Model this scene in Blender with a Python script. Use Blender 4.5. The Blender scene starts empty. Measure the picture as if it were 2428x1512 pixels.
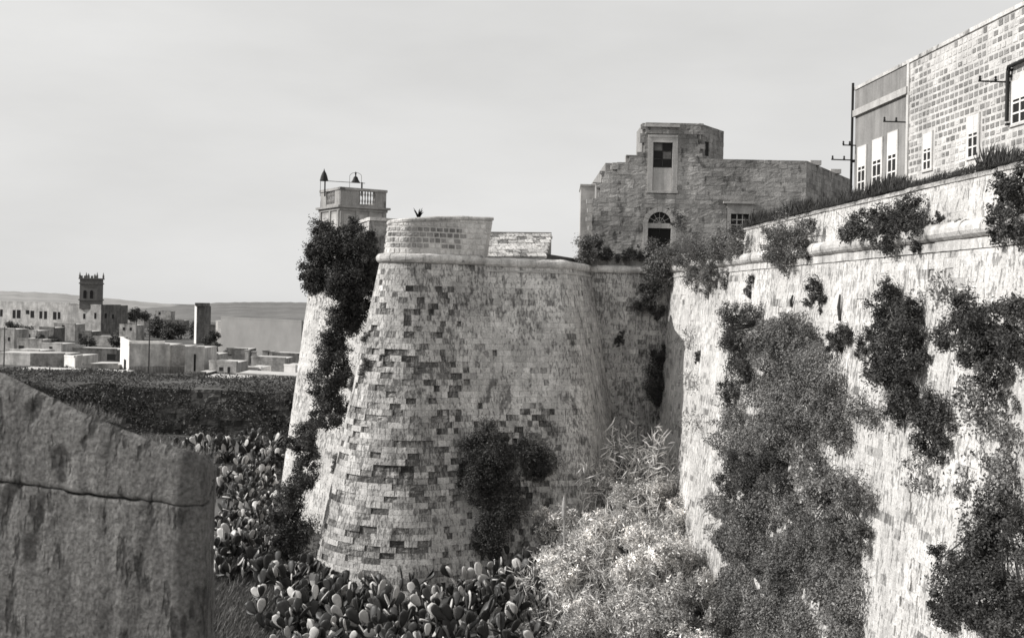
import bpy, bmesh, math, random
import numpy as np
from mathutils import Vector, Matrix, noise as mnoise

rng = np.random.default_rng(7)
random.seed(7)
R = math.radians
S = bpy.context.scene
COL = S.collection

# ------------------------------------------------------------------ camera
EYE = 12.0                      # eye height above the ditch floor
FPX = 2727.0                    # focal length in the 2428 x 1512 view of the photograph
CXP, CYP = 1214.0, 756.0
ROLL = R(1.2)
HOR = 715.6                     # eye level at the picture's centre
SH = -(CYP - HOR) / FPX
cam_d = bpy.data.cameras.new('camera')
cam = bpy.data.objects.new('camera', cam_d)
COL.objects.link(cam)
cam_d.sensor_width = 36.0
cam_d.lens = 36.0 * FPX / 2428.0
cam_d.shift_y = SH * FPX / 2428.0
cam_d.clip_start = 0.1
cam_d.clip_end = 20000
cr, sr = math.cos(ROLL), math.sin(ROLL)
cam.matrix_world = Matrix(((cr, -sr, 0, 0), (0, 0, -1, 0), (sr, cr, 0, EYE), (0, 0, 0, 1)))
cam_d.dof.use_dof = True
cam_d.dof.focus_distance = 52
cam_d.dof.aperture_fstop = 11.0
S.camera = cam

# ------------------------------------------------------------------ sky, sun, exposure
SUN = Vector((-0.83, -0.09, 0.54)).normalized()     # towards the sun
W = bpy.data.worlds.new('World'); S.world = W; W.use_nodes = True
wn, wl = W.node_tree.nodes, W.node_tree.links
wn.clear()
wo = wn.new('ShaderNodeOutputWorld'); wb = wn.new('ShaderNodeBackground')
sky = wn.new('ShaderNodeTexSky'); sky.sky_type = 'NISHITA'; sky.sun_disc = False
sky.sun_elevation = math.asin(SUN.z); sky.sun_rotation = math.atan2(SUN.x, SUN.y)
sky.dust_density = 3.0; sky.altitude = 150
bw = wn.new('ShaderNodeRGBToBW'); wl.new(sky.outputs[0], bw.inputs[0])
tc = wn.new('ShaderNodeTexCoord')
mp = wn.new('ShaderNodeMapping'); mp.inputs['Scale'].default_value = (1.0, 1.0, 3.4)
wl.new(tc.outputs['Generated'], mp.inputs[0])
cn = wn.new('ShaderNodeTexNoise'); cn.inputs['Scale'].default_value = 2.3; cn.inputs['Detail'].default_value = 7
cn.inputs['Roughness'].default_value = 0.52
wl.new(mp.outputs[0], cn.inputs[0])
cm = wn.new('ShaderNodeMapRange'); cm.inputs[1].default_value = 0.36; cm.inputs[2].default_value = 0.66
cm.inputs[3].default_value = 7.9; cm.inputs[4].default_value = 6.7
wl.new(cn.outputs['Fac'], cm.inputs[0])
sx = wn.new('ShaderNodeMath'); sx.operation = 'MINIMUM'; sx.inputs[1].default_value = 12.0
wl.new(bw.outputs[0], sx.inputs[0])
mx = wn.new('ShaderNodeMix'); mx.data_type = 'FLOAT'; mx.inputs[0].default_value = 0.80   # thin high cloud over the sky
wl.new(sx.outputs[0], mx.inputs[2]); wl.new(cm.outputs[0], mx.inputs[3])
ti = wn.new('ShaderNodeCombineColor')
for i, k in enumerate((1.0, 0.997, 0.985)):
    m_ = wn.new('ShaderNodeMath'); m_.operation = 'MULTIPLY'; m_.inputs[1].default_value = k
    wl.new(mx.outputs[0], m_.inputs[0]); wl.new(m_.outputs[0], ti.inputs[i])
wl.new(ti.outputs[0], wb.inputs[0]); wb.inputs[1].default_value = 0.116
wl.new(wb.outputs[0], wo.inputs[0])
sd = bpy.data.lights.new('sun', 'SUN'); sd.energy = 4.6; sd.angle = R(0.53); sd.color = (1, 0.985, 0.96)
so = bpy.data.objects.new('sun', sd); COL.objects.link(so)
so.rotation_euler = SUN.to_track_quat('Z', 'Y').to_euler(); so.location = (-60, 20, 60)
S.view_settings.view_transform = 'Standard'; S.view_settings.look = 'None'
S.view_settings.exposure = 0.0; S.view_settings.gamma = 1.0
S.render.engine = 'CYCLES'
S.cycles.max_bounces = 5; S.cycles.diffuse_bounces = 3; S.cycles.transparent_max_bounces = 4
S.cycles.filter_width = 1.6

# ------------------------------------------------------------------ picture <-> place
def ray(x, y):
    cx = (x - CXP) / FPX; cy = (CYP - y) / FPX + SH
    return cx * cr - cy * sr, cx * sr + cy * cr
def at(x, y, d):
    X, Z = ray(x, y)
    return np.array((X * d, d, EYE + Z * d))
def proj(P):
    P = np.asarray(P, float)
    d = np.maximum(P[..., 1], 0.05)
    X = P[..., 0] / d; Z = (P[..., 2] - EYE) / d
    cx = X * cr + Z * sr; cy = -X * sr + Z * cr
    return CXP + FPX * cx, CYP - FPX * (cy - SH)
def zat(x, y, d): return at(x, y, d)[2]
def xat(x, d, y=715): return at(x, y, d)[0]

# ------------------------------------------------------------------ objects
def tag(o, label, cat=None, group=None, kind=None):
    if label: o['label'] = label
    if cat: o['category'] = cat
    if group: o['group'] = group
    if kind: o['kind'] = kind
    return o
def thing(name, label, cat, loc=(0, 0, 0), group=None):
    o = bpy.data.objects.new(name, None); COL.objects.link(o)
    o.location = Vector([float(c) for c in loc]); o.empty_display_size = 0.3
    return tag(o, label, cat, group)
def link(name, me, mat, parent=None, kind=None):
    o = bpy.data.objects.new(name, me); COL.objects.link(o)
    if mat is not None and not me.materials: me.materials.append(mat)
    if parent is not None:
        o.parent = parent
        if parent.parent is None: o.matrix_parent_inverse = Matrix.Translation(-Vector(parent.location))
    if kind: o['kind'] = kind
    return o
def mesh_np(name, V, F, tone=None, smooth=False):
    V = np.asarray(V, np.float32); F = np.asarray(F, np.int32)
    me = bpy.data.meshes.new(name)
    me.vertices.add(len(V)); me.vertices.foreach_set('co', V.ravel())
    n = F.shape[1]
    me.loops.add(F.size); me.loops.foreach_set('vertex_index', F.ravel())
    me.polygons.add(len(F))
    me.polygons.foreach_set('loop_start', np.arange(0, F.size, n, dtype=np.int32))
    try: me.polygons.foreach_set('loop_total', np.full(len(F), n, np.int32))
    except Exception: pass
    me.polygons.foreach_set('use_smooth', np.full(len(F), bool(smooth)))
    if tone is not None:
        a = me.attributes.new('tone', 'FLOAT', 'POINT')
        a.data.foreach_set('value', np.asarray(tone, np.float32).ravel())
    me.update(calc_edges=True)
    return me
class MB:
    """collects simple shapes into one mesh"""
    def __init__(s): s.v = []; s.f = []
    def add(s, vs, fs):
        b = len(s.v); s.v += [tuple(map(float, v)) for v in vs]; s.f += [tuple(b + i for i in f) for f in fs]
    def box(s, c, sz, M=None):
        x, y, z = [k / 2 for k in sz]
        vs = [Vector((a * x, b * y, g * z)) for g in (-1, 1) for b in (-1, 1) for a in (-1, 1)]
        if M is not None: vs = [M @ v for v in vs]
        c = Vector([float(k) for k in c])
        s.add([v + c for v in vs], [(0, 2, 3, 1), (4, 5, 7, 6), (0, 1, 5, 4), (2, 6, 7, 3), (1, 3, 7, 5), (0, 4, 6, 2)])
        return s
    def prism(s, pts, z0, z1):
        n = len(pts)
        z0 = z0 if hasattr(z0, '__len__') else [z0] * n; z1 = z1 if hasattr(z1, '__len__') else [z1] * n
        s.add([(p[0], p[1], z0[i]) for i, p in enumerate(pts)] + [(p[0], p[1], z1[i]) for i, p in enumerate(pts)],
              [tuple(range(n - 1, -1, -1)), tuple(range(n, 2 * n))] + [(i, (i + 1) % n, n + (i + 1) % n, n + i) for i in range(n)])
        return s
    def tube(s, pts, rad, seg=6):
        pts = [Vector([float(k) for k in p]) for p in pts]; rings = []
        rad = rad if hasattr(rad, '__len__') else [rad] * len(pts)
        vs = []; fs = []
        for i, p in enumerate(pts):
            t = (pts[min(i + 1, len(pts) - 1)] - pts[max(i - 1, 0)]).normalized()
            a = t.orthogonal().normalized() if i == 0 else (prev - t * prev.dot(t)).normalized()
            prev = a; b = t.cross(a)
            vs += [p + (a * math.cos(k * 2 * math.pi / seg) + b * math.sin(k * 2 * math.pi / seg)) * rad[i] for k in range(seg)]
        for i in range(len(pts) - 1):
            for k in range(seg):
                fs.append((i * seg + k, i * seg + (k + 1) % seg, (i + 1) * seg + (k + 1) % seg, (i + 1) * seg + k))
        fs += [tuple(range(seg - 1, -1, -1)), tuple(range((len(pts) - 1) * seg, len(pts) * seg))]
        s.add(vs, fs); return s
    def lathe(s, c, prof, seg=12):
        c = Vector([float(k) for k in c]); vs = []; fs = []
        for r, z in prof:
            vs += [c + Vector((r * math.cos(k * 2 * math.pi / seg), r * math.sin(k * 2 * math.pi / seg), z)) for k in range(seg)]
        for i in range(len(prof) - 1):
            for k in range(seg):
                fs.append((i * seg + k, i * seg + (k + 1) % seg, (i + 1) * seg + (k + 1) % seg, (i + 1) * seg + k))
        fs += [tuple(range(seg - 1, -1, -1)), tuple(range((len(prof) - 1) * seg, len(prof) * seg))]
        s.add(vs, fs); return s
    def build(s, name, mat, parent=None, kind=None):
        me = bpy.data.meshes.new(name); me.from_pydata(s.v, [], s.f); me.update()
        return link(name, me, mat, parent, kind)

def vnoise(x, y, seed=0):
    x = np.asarray(x, float); y = np.asarray(y, float)
    xi = np.floor(x).astype(np.int64); yi = np.floor(y).astype(np.int64)
    fx = x - xi; fy = y - yi
    fx = fx * fx * (3 - 2 * fx); fy = fy * fy * (3 - 2 * fy)
    def h(a, b):
        n = (a * 374761393 + b * 668265263 + seed * 1442695041) & 0x7fffffff
        n = ((n ^ (n >> 13)) * 1274126177) & 0x7fffffff
        return ((n ^ (n >> 16)) & 0xffff) / 65535.0
    return (h(xi, yi) * (1 - fx) + h(xi + 1, yi) * fx) * (1 - fy) + (h(xi, yi + 1) * (1 - fx) + h(xi + 1, yi + 1) * fx) * fy

# ------------------------------------------------------------------ materials
TINT = (1.0, 0.975, 0.945)
def nmat(name):
    m = bpy.data.materials.new(name); m.use_nodes = True
    nt = m.node_tree; nt.nodes.clear()
    o = nt.nodes.new('ShaderNodeOutputMaterial'); b = nt.nodes.new('ShaderNodeBsdfPrincipled')
    nt.links.new(b.outputs[0], o.inputs[0]); b.inputs['Specular IOR Level'].default_value = 0.25
    return m, nt, b, o
def noise_n(nt, vec, scale, detail=5, rough=0.6):
    n = nt.nodes.new('ShaderNodeTexNoise'); n.inputs['Scale'].default_value = scale
    n.inputs['Detail'].default_value = detail; n.inputs['Roughness'].default_value = rough
    nt.links.new(vec, n.inputs[0]); return n.outputs['Fac']
def mapped(nt, vec, sc):
    m = nt.nodes.new('ShaderNodeMapping'); m.inputs['Scale'].default_value = sc
    nt.links.new(vec, m.inputs[0]); return m.outputs[0]
def rangen(nt, v, a, b, c, d):
    m = nt.nodes.new('ShaderNodeMapRange')
    for i, k in enumerate((a, b, c, d)): m.inputs[i + 1].default_value = k
    nt.links.new(v, m.inputs[0]); return m.outputs[0]
def mathn(nt, op, a, b):
    m = nt.nodes.new('ShaderNodeMath'); m.operation = op
    for i, k in enumerate((a, b)):
        if isinstance(k, (int, float)): m.inputs[i].default_value = k
        else: nt.links.new(k, m.inputs[i])
    return m.outputs[0]
def tinted(nt, v, b, sock='Base Color'):
    c = nt.nodes.new('ShaderNodeCombineColor')
    for i in range(3): nt.links.new(mathn(nt, 'MULTIPLY', v, TINT[i]), c.inputs[i])
    nt.links.new(c.outputs[0], b.inputs[sock])
def stone(name, base, attr=True, streak=0.35, blotch=0.35, fine=0.3, bump=0.5, bscale=9.0, sscale=(2.4, 2.4, 0.28), stain=None, pits=None, fscale=13.0):
    """weathered limestone: per-stone tone, run-off streaks, blotches of lichen, pitted relief"""
    m, nt, b, o = nmat(name)
    g = nt.nodes.new('ShaderNodeNewGeometry').outputs['Position']
    v = rangen(nt, noise_n(nt, g, 0.55, 6, 0.62), 0.35, 0.68, 1 - blotch, 1 + blotch * 0.5)
    s_ = rangen(nt, noise_n(nt, mapped(nt, g, sscale), 1.0, 6, 0.65), 0.40, 0.72, 1 + streak * 0.25, 1 - streak)
    f_ = rangen(nt, noise_n(nt, g, fscale, 5, 0.7), 0.3, 0.72, 1 - fine, 1 + fine * 0.7)
    v = mathn(nt, 'MULTIPLY', mathn(nt, 'MULTIPLY', v, s_), f_)
    if stain:      # small dark growth and pits
        d_ = rangen(nt, noise_n(nt, mapped(nt, g, (1, 1, 0.55)), stain, 4, 0.6), 0.58, 0.66, 1.0, 0.42)
        v = mathn(nt, 'MULTIPLY', v, d_)
    pit_h = None
    if pits:       # long weathered pits and runnels in the face
        ps, lo, amt = pits
        pn = noise_n(nt, mapped(nt, g, ps), 1.0, 3, 0.55)
        zone = rangen(nt, noise_n(nt, g, 0.45, 3, 0.5), 0.38, 0.62, 0.0, 0.10)
        if attr:   # stones with a darker tone are pitted more
            ta = nt.nodes.new('ShaderNodeAttribute'); ta.attribute_name = 'tone'
            zone = mathn(nt, 'ADD', zone, rangen(nt, ta.outputs['Fac'], 0.4, 0.9, 0.13, 0.0))
        pd = rangen(nt, mathn(nt, 'ADD', pn, zone), lo, lo + 0.07, 1.0, 1 - amt)
        v = mathn(nt, 'MULTIPLY', v, pd); pit_h = pd
    if attr:
        a = nt.nodes.new('ShaderNodeAttribute'); a.attribute_name = 'tone'
        v = mathn(nt, 'MULTIPLY', v, a.outputs['Fac'])
    v = mathn(nt, 'MINIMUM', mathn(nt, 'MULTIPLY', v, base), 0.82)
    tinted(nt, v, b); b.inputs['Roughness'].default_value = 0.93; b.inputs['Specular IOR Level'].default_value = 0.12
    h = mathn(nt, 'ADD', noise_n(nt, g, bscale, 8, 0.68), mathn(nt, 'MULTIPLY', noise_n(nt, mapped(nt, g, (1, 1, 0.4)), bscale * 3.1, 4, 0.6), 0.5))
    if pit_h is not None: h = mathn(nt, 'ADD', h, mathn(nt, 'MULTIPLY', pit_h, 0.9))
    bp = nt.nodes.new('ShaderNodeBump'); bp.inputs['Strength'].default_value = bump; bp.inputs['Distance'].default_value = 0.06
    nt.links.new(h, bp.inputs['Height']); nt.links.new(bp.outputs[0], b.inputs['Normal'])
    return m
def plain(name, base, rough=0.85, var=0.2, scale=2.0, bump=0.0, metal=0.0, spec=0.2):
    m, nt, b, o = nmat(name)
    g = nt.nodes.new('ShaderNodeNewGeometry').outputs['Position']
    n = noise_n(nt, g, scale, 6, 0.65)
    tinted(nt, mathn(nt, 'MULTIPLY', rangen(nt, n, 0.3, 0.7, 1 - var, 1 + var), base), b)
    b.inputs['Roughness'].default_value = rough; b.inputs['Metallic'].default_value = metal; b.inputs['Specular IOR Level'].default_value = spec
    if bump:
        bp = nt.nodes.new('ShaderNodeBump'); bp.inputs['Strength'].default_value = bump; bp.inputs['Distance'].default_value = 0.05
        nt.links.new(noise_n(nt, g, scale * 6, 6, 0.6), bp.inputs['Height']); nt.links.new(bp.outputs[0], b.inputs['Normal'])
    return m
def leafm(name, base, trans=0.25, gloss=0.45, spec=0.35):
    m, nt, b, o = nmat(name)
    a = nt.nodes.new('ShaderNodeAttribute'); a.attribute_name = 'tone'
    v = mathn(nt, 'MULTIPLY', a.outputs['Fac'], base)
    tinted(nt, v, b); b.inputs['Roughness'].default_value = gloss; b.inputs['Specular IOR Level'].default_value = spec
    t = nt.nodes.new('ShaderNodeBsdfTranslucent'); tinted(nt, v, t, 'Color')
    x = nt.nodes.new('ShaderNodeMixShader'); x.inputs[0].default_value = trans
    nt.links.new(b.outputs[0], x.inputs[1]); nt.links.new(t.outputs[0], x.inputs[2]); nt.links.new(x.outputs[0], o.inputs[0])
    return m
M_BAST = stone('eroded_limestone', 0.64, streak=0.30, blotch=0.25, fine=0.35, bump=0.8, stain=1.6, pits=((11, 11, 3.2), 0.60, 0.5))
M_CURT = stone('pale_limestone', 0.68, streak=0.26, blotch=0.20, fine=0.34, bump=0.9, sscale=(4.5, 4.5, 0.45), pits=((8.0, 8.0, 3.0), 0.60, 0.5))
M_PAR = stone('parapet_limestone', 0.60, streak=0.30, blotch=0.30, fine=0.3, bump=0.6, stain=1.4)
M_CORD = stone('cordon_limestone', 0.66, attr=False, streak=0.35, blotch=0.35, fine=0.3, bump=0.6, stain=1.5)
M_HOUSE = stone('house_limestone', 0.46, streak=0.25, blotch=0.35, fine=0.35, bump=0.6, stain=2.2)
M_TRIM = stone('trim_limestone', 0.50, attr=False, streak=0.3, blotch=0.2, fine=0.2, bump=0.4)
M_MORT = stone('lime_mortar', 0.62, attr=False, streak=0.25, blotch=0.25, fine=0.2, bump=0.3)
M_MORTD = stone('old_mortar', 0.34, attr=False, streak=0.3, blotch=0.3, fine=0.3, bump=0.6)
M_BARR = stone('barrack_stone', 0.58, streak=0.2, blotch=0.2, fine=0.25, bump=0.4)
M_PLAST = stone('grey_render', 0.27, attr=False, streak=0.3, blotch=0.25, fine=0.15, bump=0.15)
M_FORE = stone('near_parapet_stone', 0.43, attr=False, streak=0.5, blotch=0.35, fine=0.6, bump=1.0, bscale=46.0, sscale=(17, 17, 2.2), pits=((26, 26, 9), 0.62, 0.55), fscale=95.0)
M_WHITE = stone('whitewash', 0.80, attr=False, streak=.2, blotch=.15, fine=.1, bump=.1, sscale=(.8, .8, .15))
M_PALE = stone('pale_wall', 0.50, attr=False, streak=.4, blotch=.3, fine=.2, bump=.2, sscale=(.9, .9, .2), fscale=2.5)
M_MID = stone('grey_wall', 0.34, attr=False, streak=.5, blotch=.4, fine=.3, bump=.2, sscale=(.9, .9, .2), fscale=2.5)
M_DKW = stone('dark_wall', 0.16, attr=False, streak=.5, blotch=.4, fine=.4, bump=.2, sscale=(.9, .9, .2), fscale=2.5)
M_ROOF = plain('flat_roof', 0.50, 0.9, 0.2, 0.6)
M_GLASS = plain('window_glass', 0.02, 0.35, 0.2, 3, spec=0.12)
M_DARK = plain('dark_interior', 0.012, 0.8, 0.2, 3)
M_FRAME = plain('painted_frame', 0.45, 0.6, 0.15, 6)
M_IRON = plain('black_iron', 0.02, 0.55, 0.2, 8)
M_WOOD = plain('dead_wood', 0.05, 0.9, 0.4, 6, bump=0.4)
M_PADM = plain('shaded_cactus_skin', 0.042, 0.45, 0.3, 5, spec=0.3); M_PADL = plain('sunlit_cactus_skin', 0.5, 0.45, 0.2, 5, spec=0.4)  # dark and light pad skins: shade and sunlight put into the colour
M_EARTH = plain('dry_earth', 0.085, 0.95, 0.5, 0.5, bump=0.6)
M_LEAFD = leafm('dark_leaf', 0.082, 0.15, .55, .2)
M_LEAFM = leafm('mid_leaf', 0.17, 0.2)
M_LEAFP = leafm('pale_leaf', 0.72, 0.25, 0.4, 0.4)
M_GRASS = leafm('dry_grass', 0.17, 0.25, 0.6)

# ------------------------------------------------------------------ wall surfaces
class Path:
    """plan line walked left to right as seen from outside; corners rounded"""
    def __init__(s, pts, n=14):
        out = []
        for i, p in enumerate(pts):
            P = Vector(p[:2]); r = p[2] if len(p) > 2 else 0
            if r and 0 < i < len(pts) - 1:
                a = (Vector(pts[i - 1][:2]) - P).normalized(); b = (Vector(pts[i + 1][:2]) - P).normalized()
                ang = a.angle(b); t = min(r / math.tan(ang / 2), 0.48 * min((Vector(pts[i - 1][:2]) - P).length, (Vector(pts[i + 1][:2]) - P).length))
                r2 = t * math.tan(ang / 2); c = P + (a + b).normalized() * (r2 / math.sin(ang / 2))
                A = P + a * t - c; B = P + b * t - c
                th0 = math.atan2(A.y, A.x); th1 = math.atan2(B.y, B.x); d = (th1 - th0 + math.pi) % (2 * math.pi) - math.pi
                for k in range(n + 1): th = th0 + d * k / n; out.append((c.x + r2 * math.cos(th), c.y + r2 * math.sin(th)))
            else: out.append((P.x, P.y))
        s.p = np.array(out); dd = np.diff(s.p, axis=0); L = np.hypot(dd[:, 0], dd[:, 1])
        s.s = np.concatenate([[0], np.cumsum(L)]); s.L = s.s[-1]
        t = dd / L[:, None]; tv = np.vstack([t[:1], t[:-1] + t[1:], t[-1:]]); tv /= np.hypot(tv[:, 0], tv[:, 1])[:, None]
        s.t = tv
    def ev(s, u):
        x = np.interp(u, s.s, s.p[:, 0]); y = np.interp(u, s.s, s.p[:, 1])
        tx = np.interp(u, s.s, s.t[:, 0]); ty = np.interp(u, s.s, s.t[:, 1]); l = np.hypot(tx, ty)
        return x, y, ty / l, -tx / l
class Wall:
    def __init__(s, path, ztop, batter=0.0, off=0.0):
        s.path = path; s.zt = ztop; s.b = batter; s.off = off
    def __call__(s, u, z, d=0.0):
        x, y, nx, ny = s.path.ev(u); o = s.off + s.b * (s.zt - z) + d
        return np.stack([x + nx * o, y + ny * o, z + d * s.b], -1)
    def table(s, z0, z1, u0=0, u1=None):
        u1 = s.path.L if u1 is None else u1
        U, Z = np.meshgrid(np.linspace(u0, u1, 400), np.linspace(z0, z1, 120)); P = s(U.ravel(), Z.ravel())
        return U.ravel(), Z.ravel(), P, proj(P)
    def find(s, x, y, z0=-3, z1=30):
        if not hasattr(s, 'tb') or s.tbz != (z0, z1): s.tb = s.table(z0, z1); s.tbz = (z0, z1)
        U, Z, P, (px, py) = s.tb
        k = np.argmin((px - x) ** 2 + (py - y) ** 2 + 0.02 * np.maximum(P[:, 1] - P[:, 1].min(), 0))
        return U[k], Z[k], P[k]
    def normal(s, u, z):
        x, y, nx, ny = s.path.ev(u); n = np.array([nx, ny, s.b]); return n / np.linalg.norm(n)
class Slope:
    """a sloping flat surface: origin, across, up"""
    def __init__(s, o, a, b):
        s.o, s.a, s.b = [np.array(k, float) for k in (o, a, b)]; s.a /= np.linalg.norm(s.a); s.b /= np.linalg.norm(s.b)
        s.n = np.cross(s.a, s.b)
    def __call__(s, u, v, d=0.0):
        u, v = np.asarray(u, float), np.asarray(v, float); d = np.asarray(d, float)
        return s.o + u[..., None] * s.a + v[..., None] * s.b + d[..., None] * s.n if d.ndim else s.o + u[..., None] * s.a + v[..., None] * s.b + d * s.n

# one stone: 4 x 4 front points and a ring of 12 at the back
_T = [0.0, 0.33, 0.67, 1.0]
TS = np.array([(a, b) for b in _T for a in _T])
RING = [0, 1, 2, 3, 7, 11, 15, 14, 13, 12, 8, 4]
TF = [(r * 4 + c, r * 4 + c + 1, (r + 1) * 4 + c + 1, (r + 1) * 4 + c) for r in range(3) for c in range(3)]
TF += [(16 + i, 16 + (i + 1) % 12, RING[(i + 1) % 12], RING[i]) for i in range(12)]
TF = np.array(TF)
EDGE = np.array([i in RING for i in range(16)])
def masonry(parent, surf, u0, u1, z0, z1, mat, course=0.27, wid=(0.32, 0.62), gap=0.0015, bevel=0.002, back=-0.17,
            depth=None, tone=None, rough=None, ztop=None, openings=None, ulim=None, nparts=300, name='stone_block', seed=1):
    r = np.random.default_rng(seed)
    B = []
    z = z0
    while z < z1 - 0.05:
        h = course * r.uniform(0.93, 1.07); zt = min(z + h, z1)
        if z1 - zt < 0.1: zt = z1
        zm = (z + zt) / 2
        a, b = (ulim(zm) if ulim else (u0, u1))
        ivs = [(a, b)]
        for (p, q) in (openings(zm) if openings else []):
            nv = []
            for (c, d) in ivs:
                if q <= c or p >= d: nv.append((c, d)); continue
                if p - c > 0.06: nv.append((c, p))
                if d - q > 0.06: nv.append((q, d))
            ivs = nv
        for (c, d) in ivs:
            u = c; first = True
            while u < d - 1e-4:
                w = r.uniform(*wid) * (r.uniform(0.4, 1) if first else 1); first = False
                if d - (u + w) < wid[0] * 0.5: w = d - u
                B.append((u, u + w, z, zt)); u += w
        z = zt
    B = np.array(B)
    if ztop is not None:
        um = (B[:, 0] + B[:, 1]) / 2; top = ztop(um)
        B = B[B[:, 2] < top - 0.06]; um = (B[:, 0] + B[:, 1]) / 2
        B[:, 3] = np.minimum(B[:, 3], ztop(um))
    N = len(B); um = (B[:, 0] + B[:, 1]) / 2; zm = (B[:, 2] + B[:, 3]) / 2
    dep = depth(um, zm, r) if depth else r.uniform(-0.012, 0.012, N)
    tn = tone(um, zm, r) if tone else r.uniform(0.85, 1.15, N)
    rg = rough(um, zm, r) if rough else np.full(N, 0.008)
    U = np.empty((N, 28)); Z = np.empty((N, 28)); D = np.empty((N, 28))
    wu = B[:, 1] - B[:, 0] - 2 * gap; wz = B[:, 3] - B[:, 2] - 2 * gap
    bu = np.minimum(bevel / wu, 0.2)[:, None]; bz = np.minimum(bevel / wz, 0.2)[:, None]
    su = TS[None, :, 0] * (1 - 2 * bu) + bu; sz = TS[None, :, 1] * (1 - 2 * bz) + bz
    j = np.where(EDGE, 0.25, 1.0)[None]
    su = su + r.uniform(-0.04, 0.04, su.shape) * ~EDGE; sz = sz + r.uniform(-0.04, 0.04, sz.shape) * ~EDGE
    U[:, :16] = B[:, :1] + gap + su * wu[:, None]; Z[:, :16] = B[:, 2:3] + gap + sz * wz[:, None]
    rib = r.normal(0, 1, (N, 4))[:, [0, 1, 2, 3] * 4] * np.where(rg > .015, 1.0, 0.0)[:, None]
    D[:, :16] = dep[:, None] + (r.normal(0, 1, (N, 16)) * np.where(EDGE[None], np.where(rg > .015, .7, 0.0)[:, None], 1.0) + rib) * rg[:, None]
    rt = TS[RING]
    U[:, 16:] = B[:, :1] + gap + rt[None, :, 0] * wu[:, None]; Z[:, 16:] = B[:, 2:3] + gap + rt[None, :, 1] * wz[:, None]
    D[:, 16:] = back
    V = surf(U.ravel(), Z.ravel(), D.ravel()).reshape(N, 28, 3)
    # the stones that show largest become parts of their own
    px, py = proj(V[:, [0, 3, 15, 12]])
    area = 0.5 * ((px[:, 2] - px[:, 0]) * (py[:, 3] - py[:, 1]) - (px[:, 3] - px[:, 1]) * (py[:, 2] - py[:, 0]))
    area = -area
    vis = (px.mean(1) > -20) & (px.mean(1) < 2450) & (py.mean(1) > -20) & (py.mean(1) < 1530) & (V[:, 0, 1] > 1)
    sc = np.where(vis, area, -1)
    order = np.argsort(-sc); pick = [k for k in order[:nparts] if sc[k] > 15]
    ps = set(pick)
    TFl = TF.tolist()
    for k in pick:
        me = bpy.data.meshes.new(name); me.from_pydata(V[k].tolist(), [], TFl)
        at_ = me.attributes.new('tone', 'FLOAT', 'POINT'); at_.data.foreach_set('value', np.full(28, tn[k], np.float32))
        link(name, me, mat, parent)
    rest = [k for k in range(N) if k not in ps]
    if rest:
        rest = np.array(rest); F = (TF[None] + (np.arange(len(rest)) * 28)[:, None, None]).reshape(-1, 4)
        link('far_stonework', mesh_np('far_stonework', V[rest].reshape(-1, 3), F, np.repeat(tn[rest], 28)), mat, parent, 'stuff')
    return N
def core(parent, wall, us, zb, zt, mat, depth=-0.12, thick=1.2, name='wall_core', ubot=None):
    """solid wall body behind the face stones"""
    us = np.asarray(us, float); n = len(us); zt = zt(us) if callable(zt) else np.full(n, zt); zb = np.full(n, zb)
    ub = us if ubot is None else np.asarray(ubot, float)
    nz = 5; rows = []
    for k in range(nz):
        f = k / (nz - 1); rows.append(wall(ub * (1 - f) + us * f, zb * (1 - f) + zt * f, np.full(n, depth)))
    x, y, nx, ny = wall.path.ev(us)
    o = wall.off - thick
    rows.append(np.stack([x + nx * o, y + ny * o, zt], -1)); rows.append(np.stack([x + nx * o, y + ny * o, zb], -1))
    V = np.concatenate(rows); m = len(rows); F = []
    for r_ in range(m - 1):
        for i in range(n - 1): F.append((r_ * n + i, r_ * n + i + 1, (r_ + 1) * n + i + 1, (r_ + 1) * n + i))
    for i in range(n - 1): F.append(((m - 1) * n + i, (m - 1) * n + i + 1, i + 1, i))
    caps = [tuple(r_ * n for r_ in range(m - 1, -1, -1)), tuple(r_ * n + n - 1 for r_ in range(m))]
    me = bpy.data.meshes.new(name); me.from_pydata(V.tolist(), [], F + caps); me.update()
    return link(name, me, mat, parent)
def roll(parent, wall, u0, u1, z, rad, mat, seglen=0.9, name='cordon_stone', prof=None, back=0.25, seed=3, cap=True, jit=0.012):
    """a moulding laid stone by stone along a wall; prof = (out, up) points"""
    r = np.random.default_rng(seed)
    if prof is None: prof = [(-back, -rad)] + [(rad * math.cos(a), rad * math.sin(a)) for a in np.linspace(-math.pi / 2, math.pi / 2, 8)] + [(-back, rad)]
    u = u0; prof = np.array(prof)
    while u < u1 - 0.05:
        w = seglen * r.uniform(0.75, 1.25)
        if u1 - u - w < 0.35: w = u1 - u
        ks = np.linspace(u + 0.006, u + w - 0.006, 4); V = []; dj = r.uniform(-jit, jit); zj = r.uniform(-jit, jit)
        sc = r.uniform(0.94, 1.03)
        zz = z(ks) if callable(z) else np.full(4, z)
        for i, k in enumerate(ks):
            x, y, nx, ny = wall.path.ev(k); o = wall.off + wall.b * (wall.zt - zz[i])
            wob = r.uniform(-0.01, 0.01, len(prof))
            for (a, b), wq in zip(prof, wob):
                V.append((x + nx * (o + a * sc + dj + wq), y + ny * (o + a * sc + dj + wq), zz[i] + b * sc + zj + wq * 0.5))
        n = len(prof)
        F = [(i * n + j, (i + 1) * n + j, (i + 1) * n + (j + 1) % n, i * n + (j + 1) % n) for i in range(3) for j in range(n)]
        F += [tuple(range(n)), tuple(range(4 * n - 1, 3 * n - 1, -1))]
        me = bpy.data.meshes.new(name); me.from_pydata(V, [], F); me.update()
        link(name, me, mat, parent)
        u += w
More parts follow.
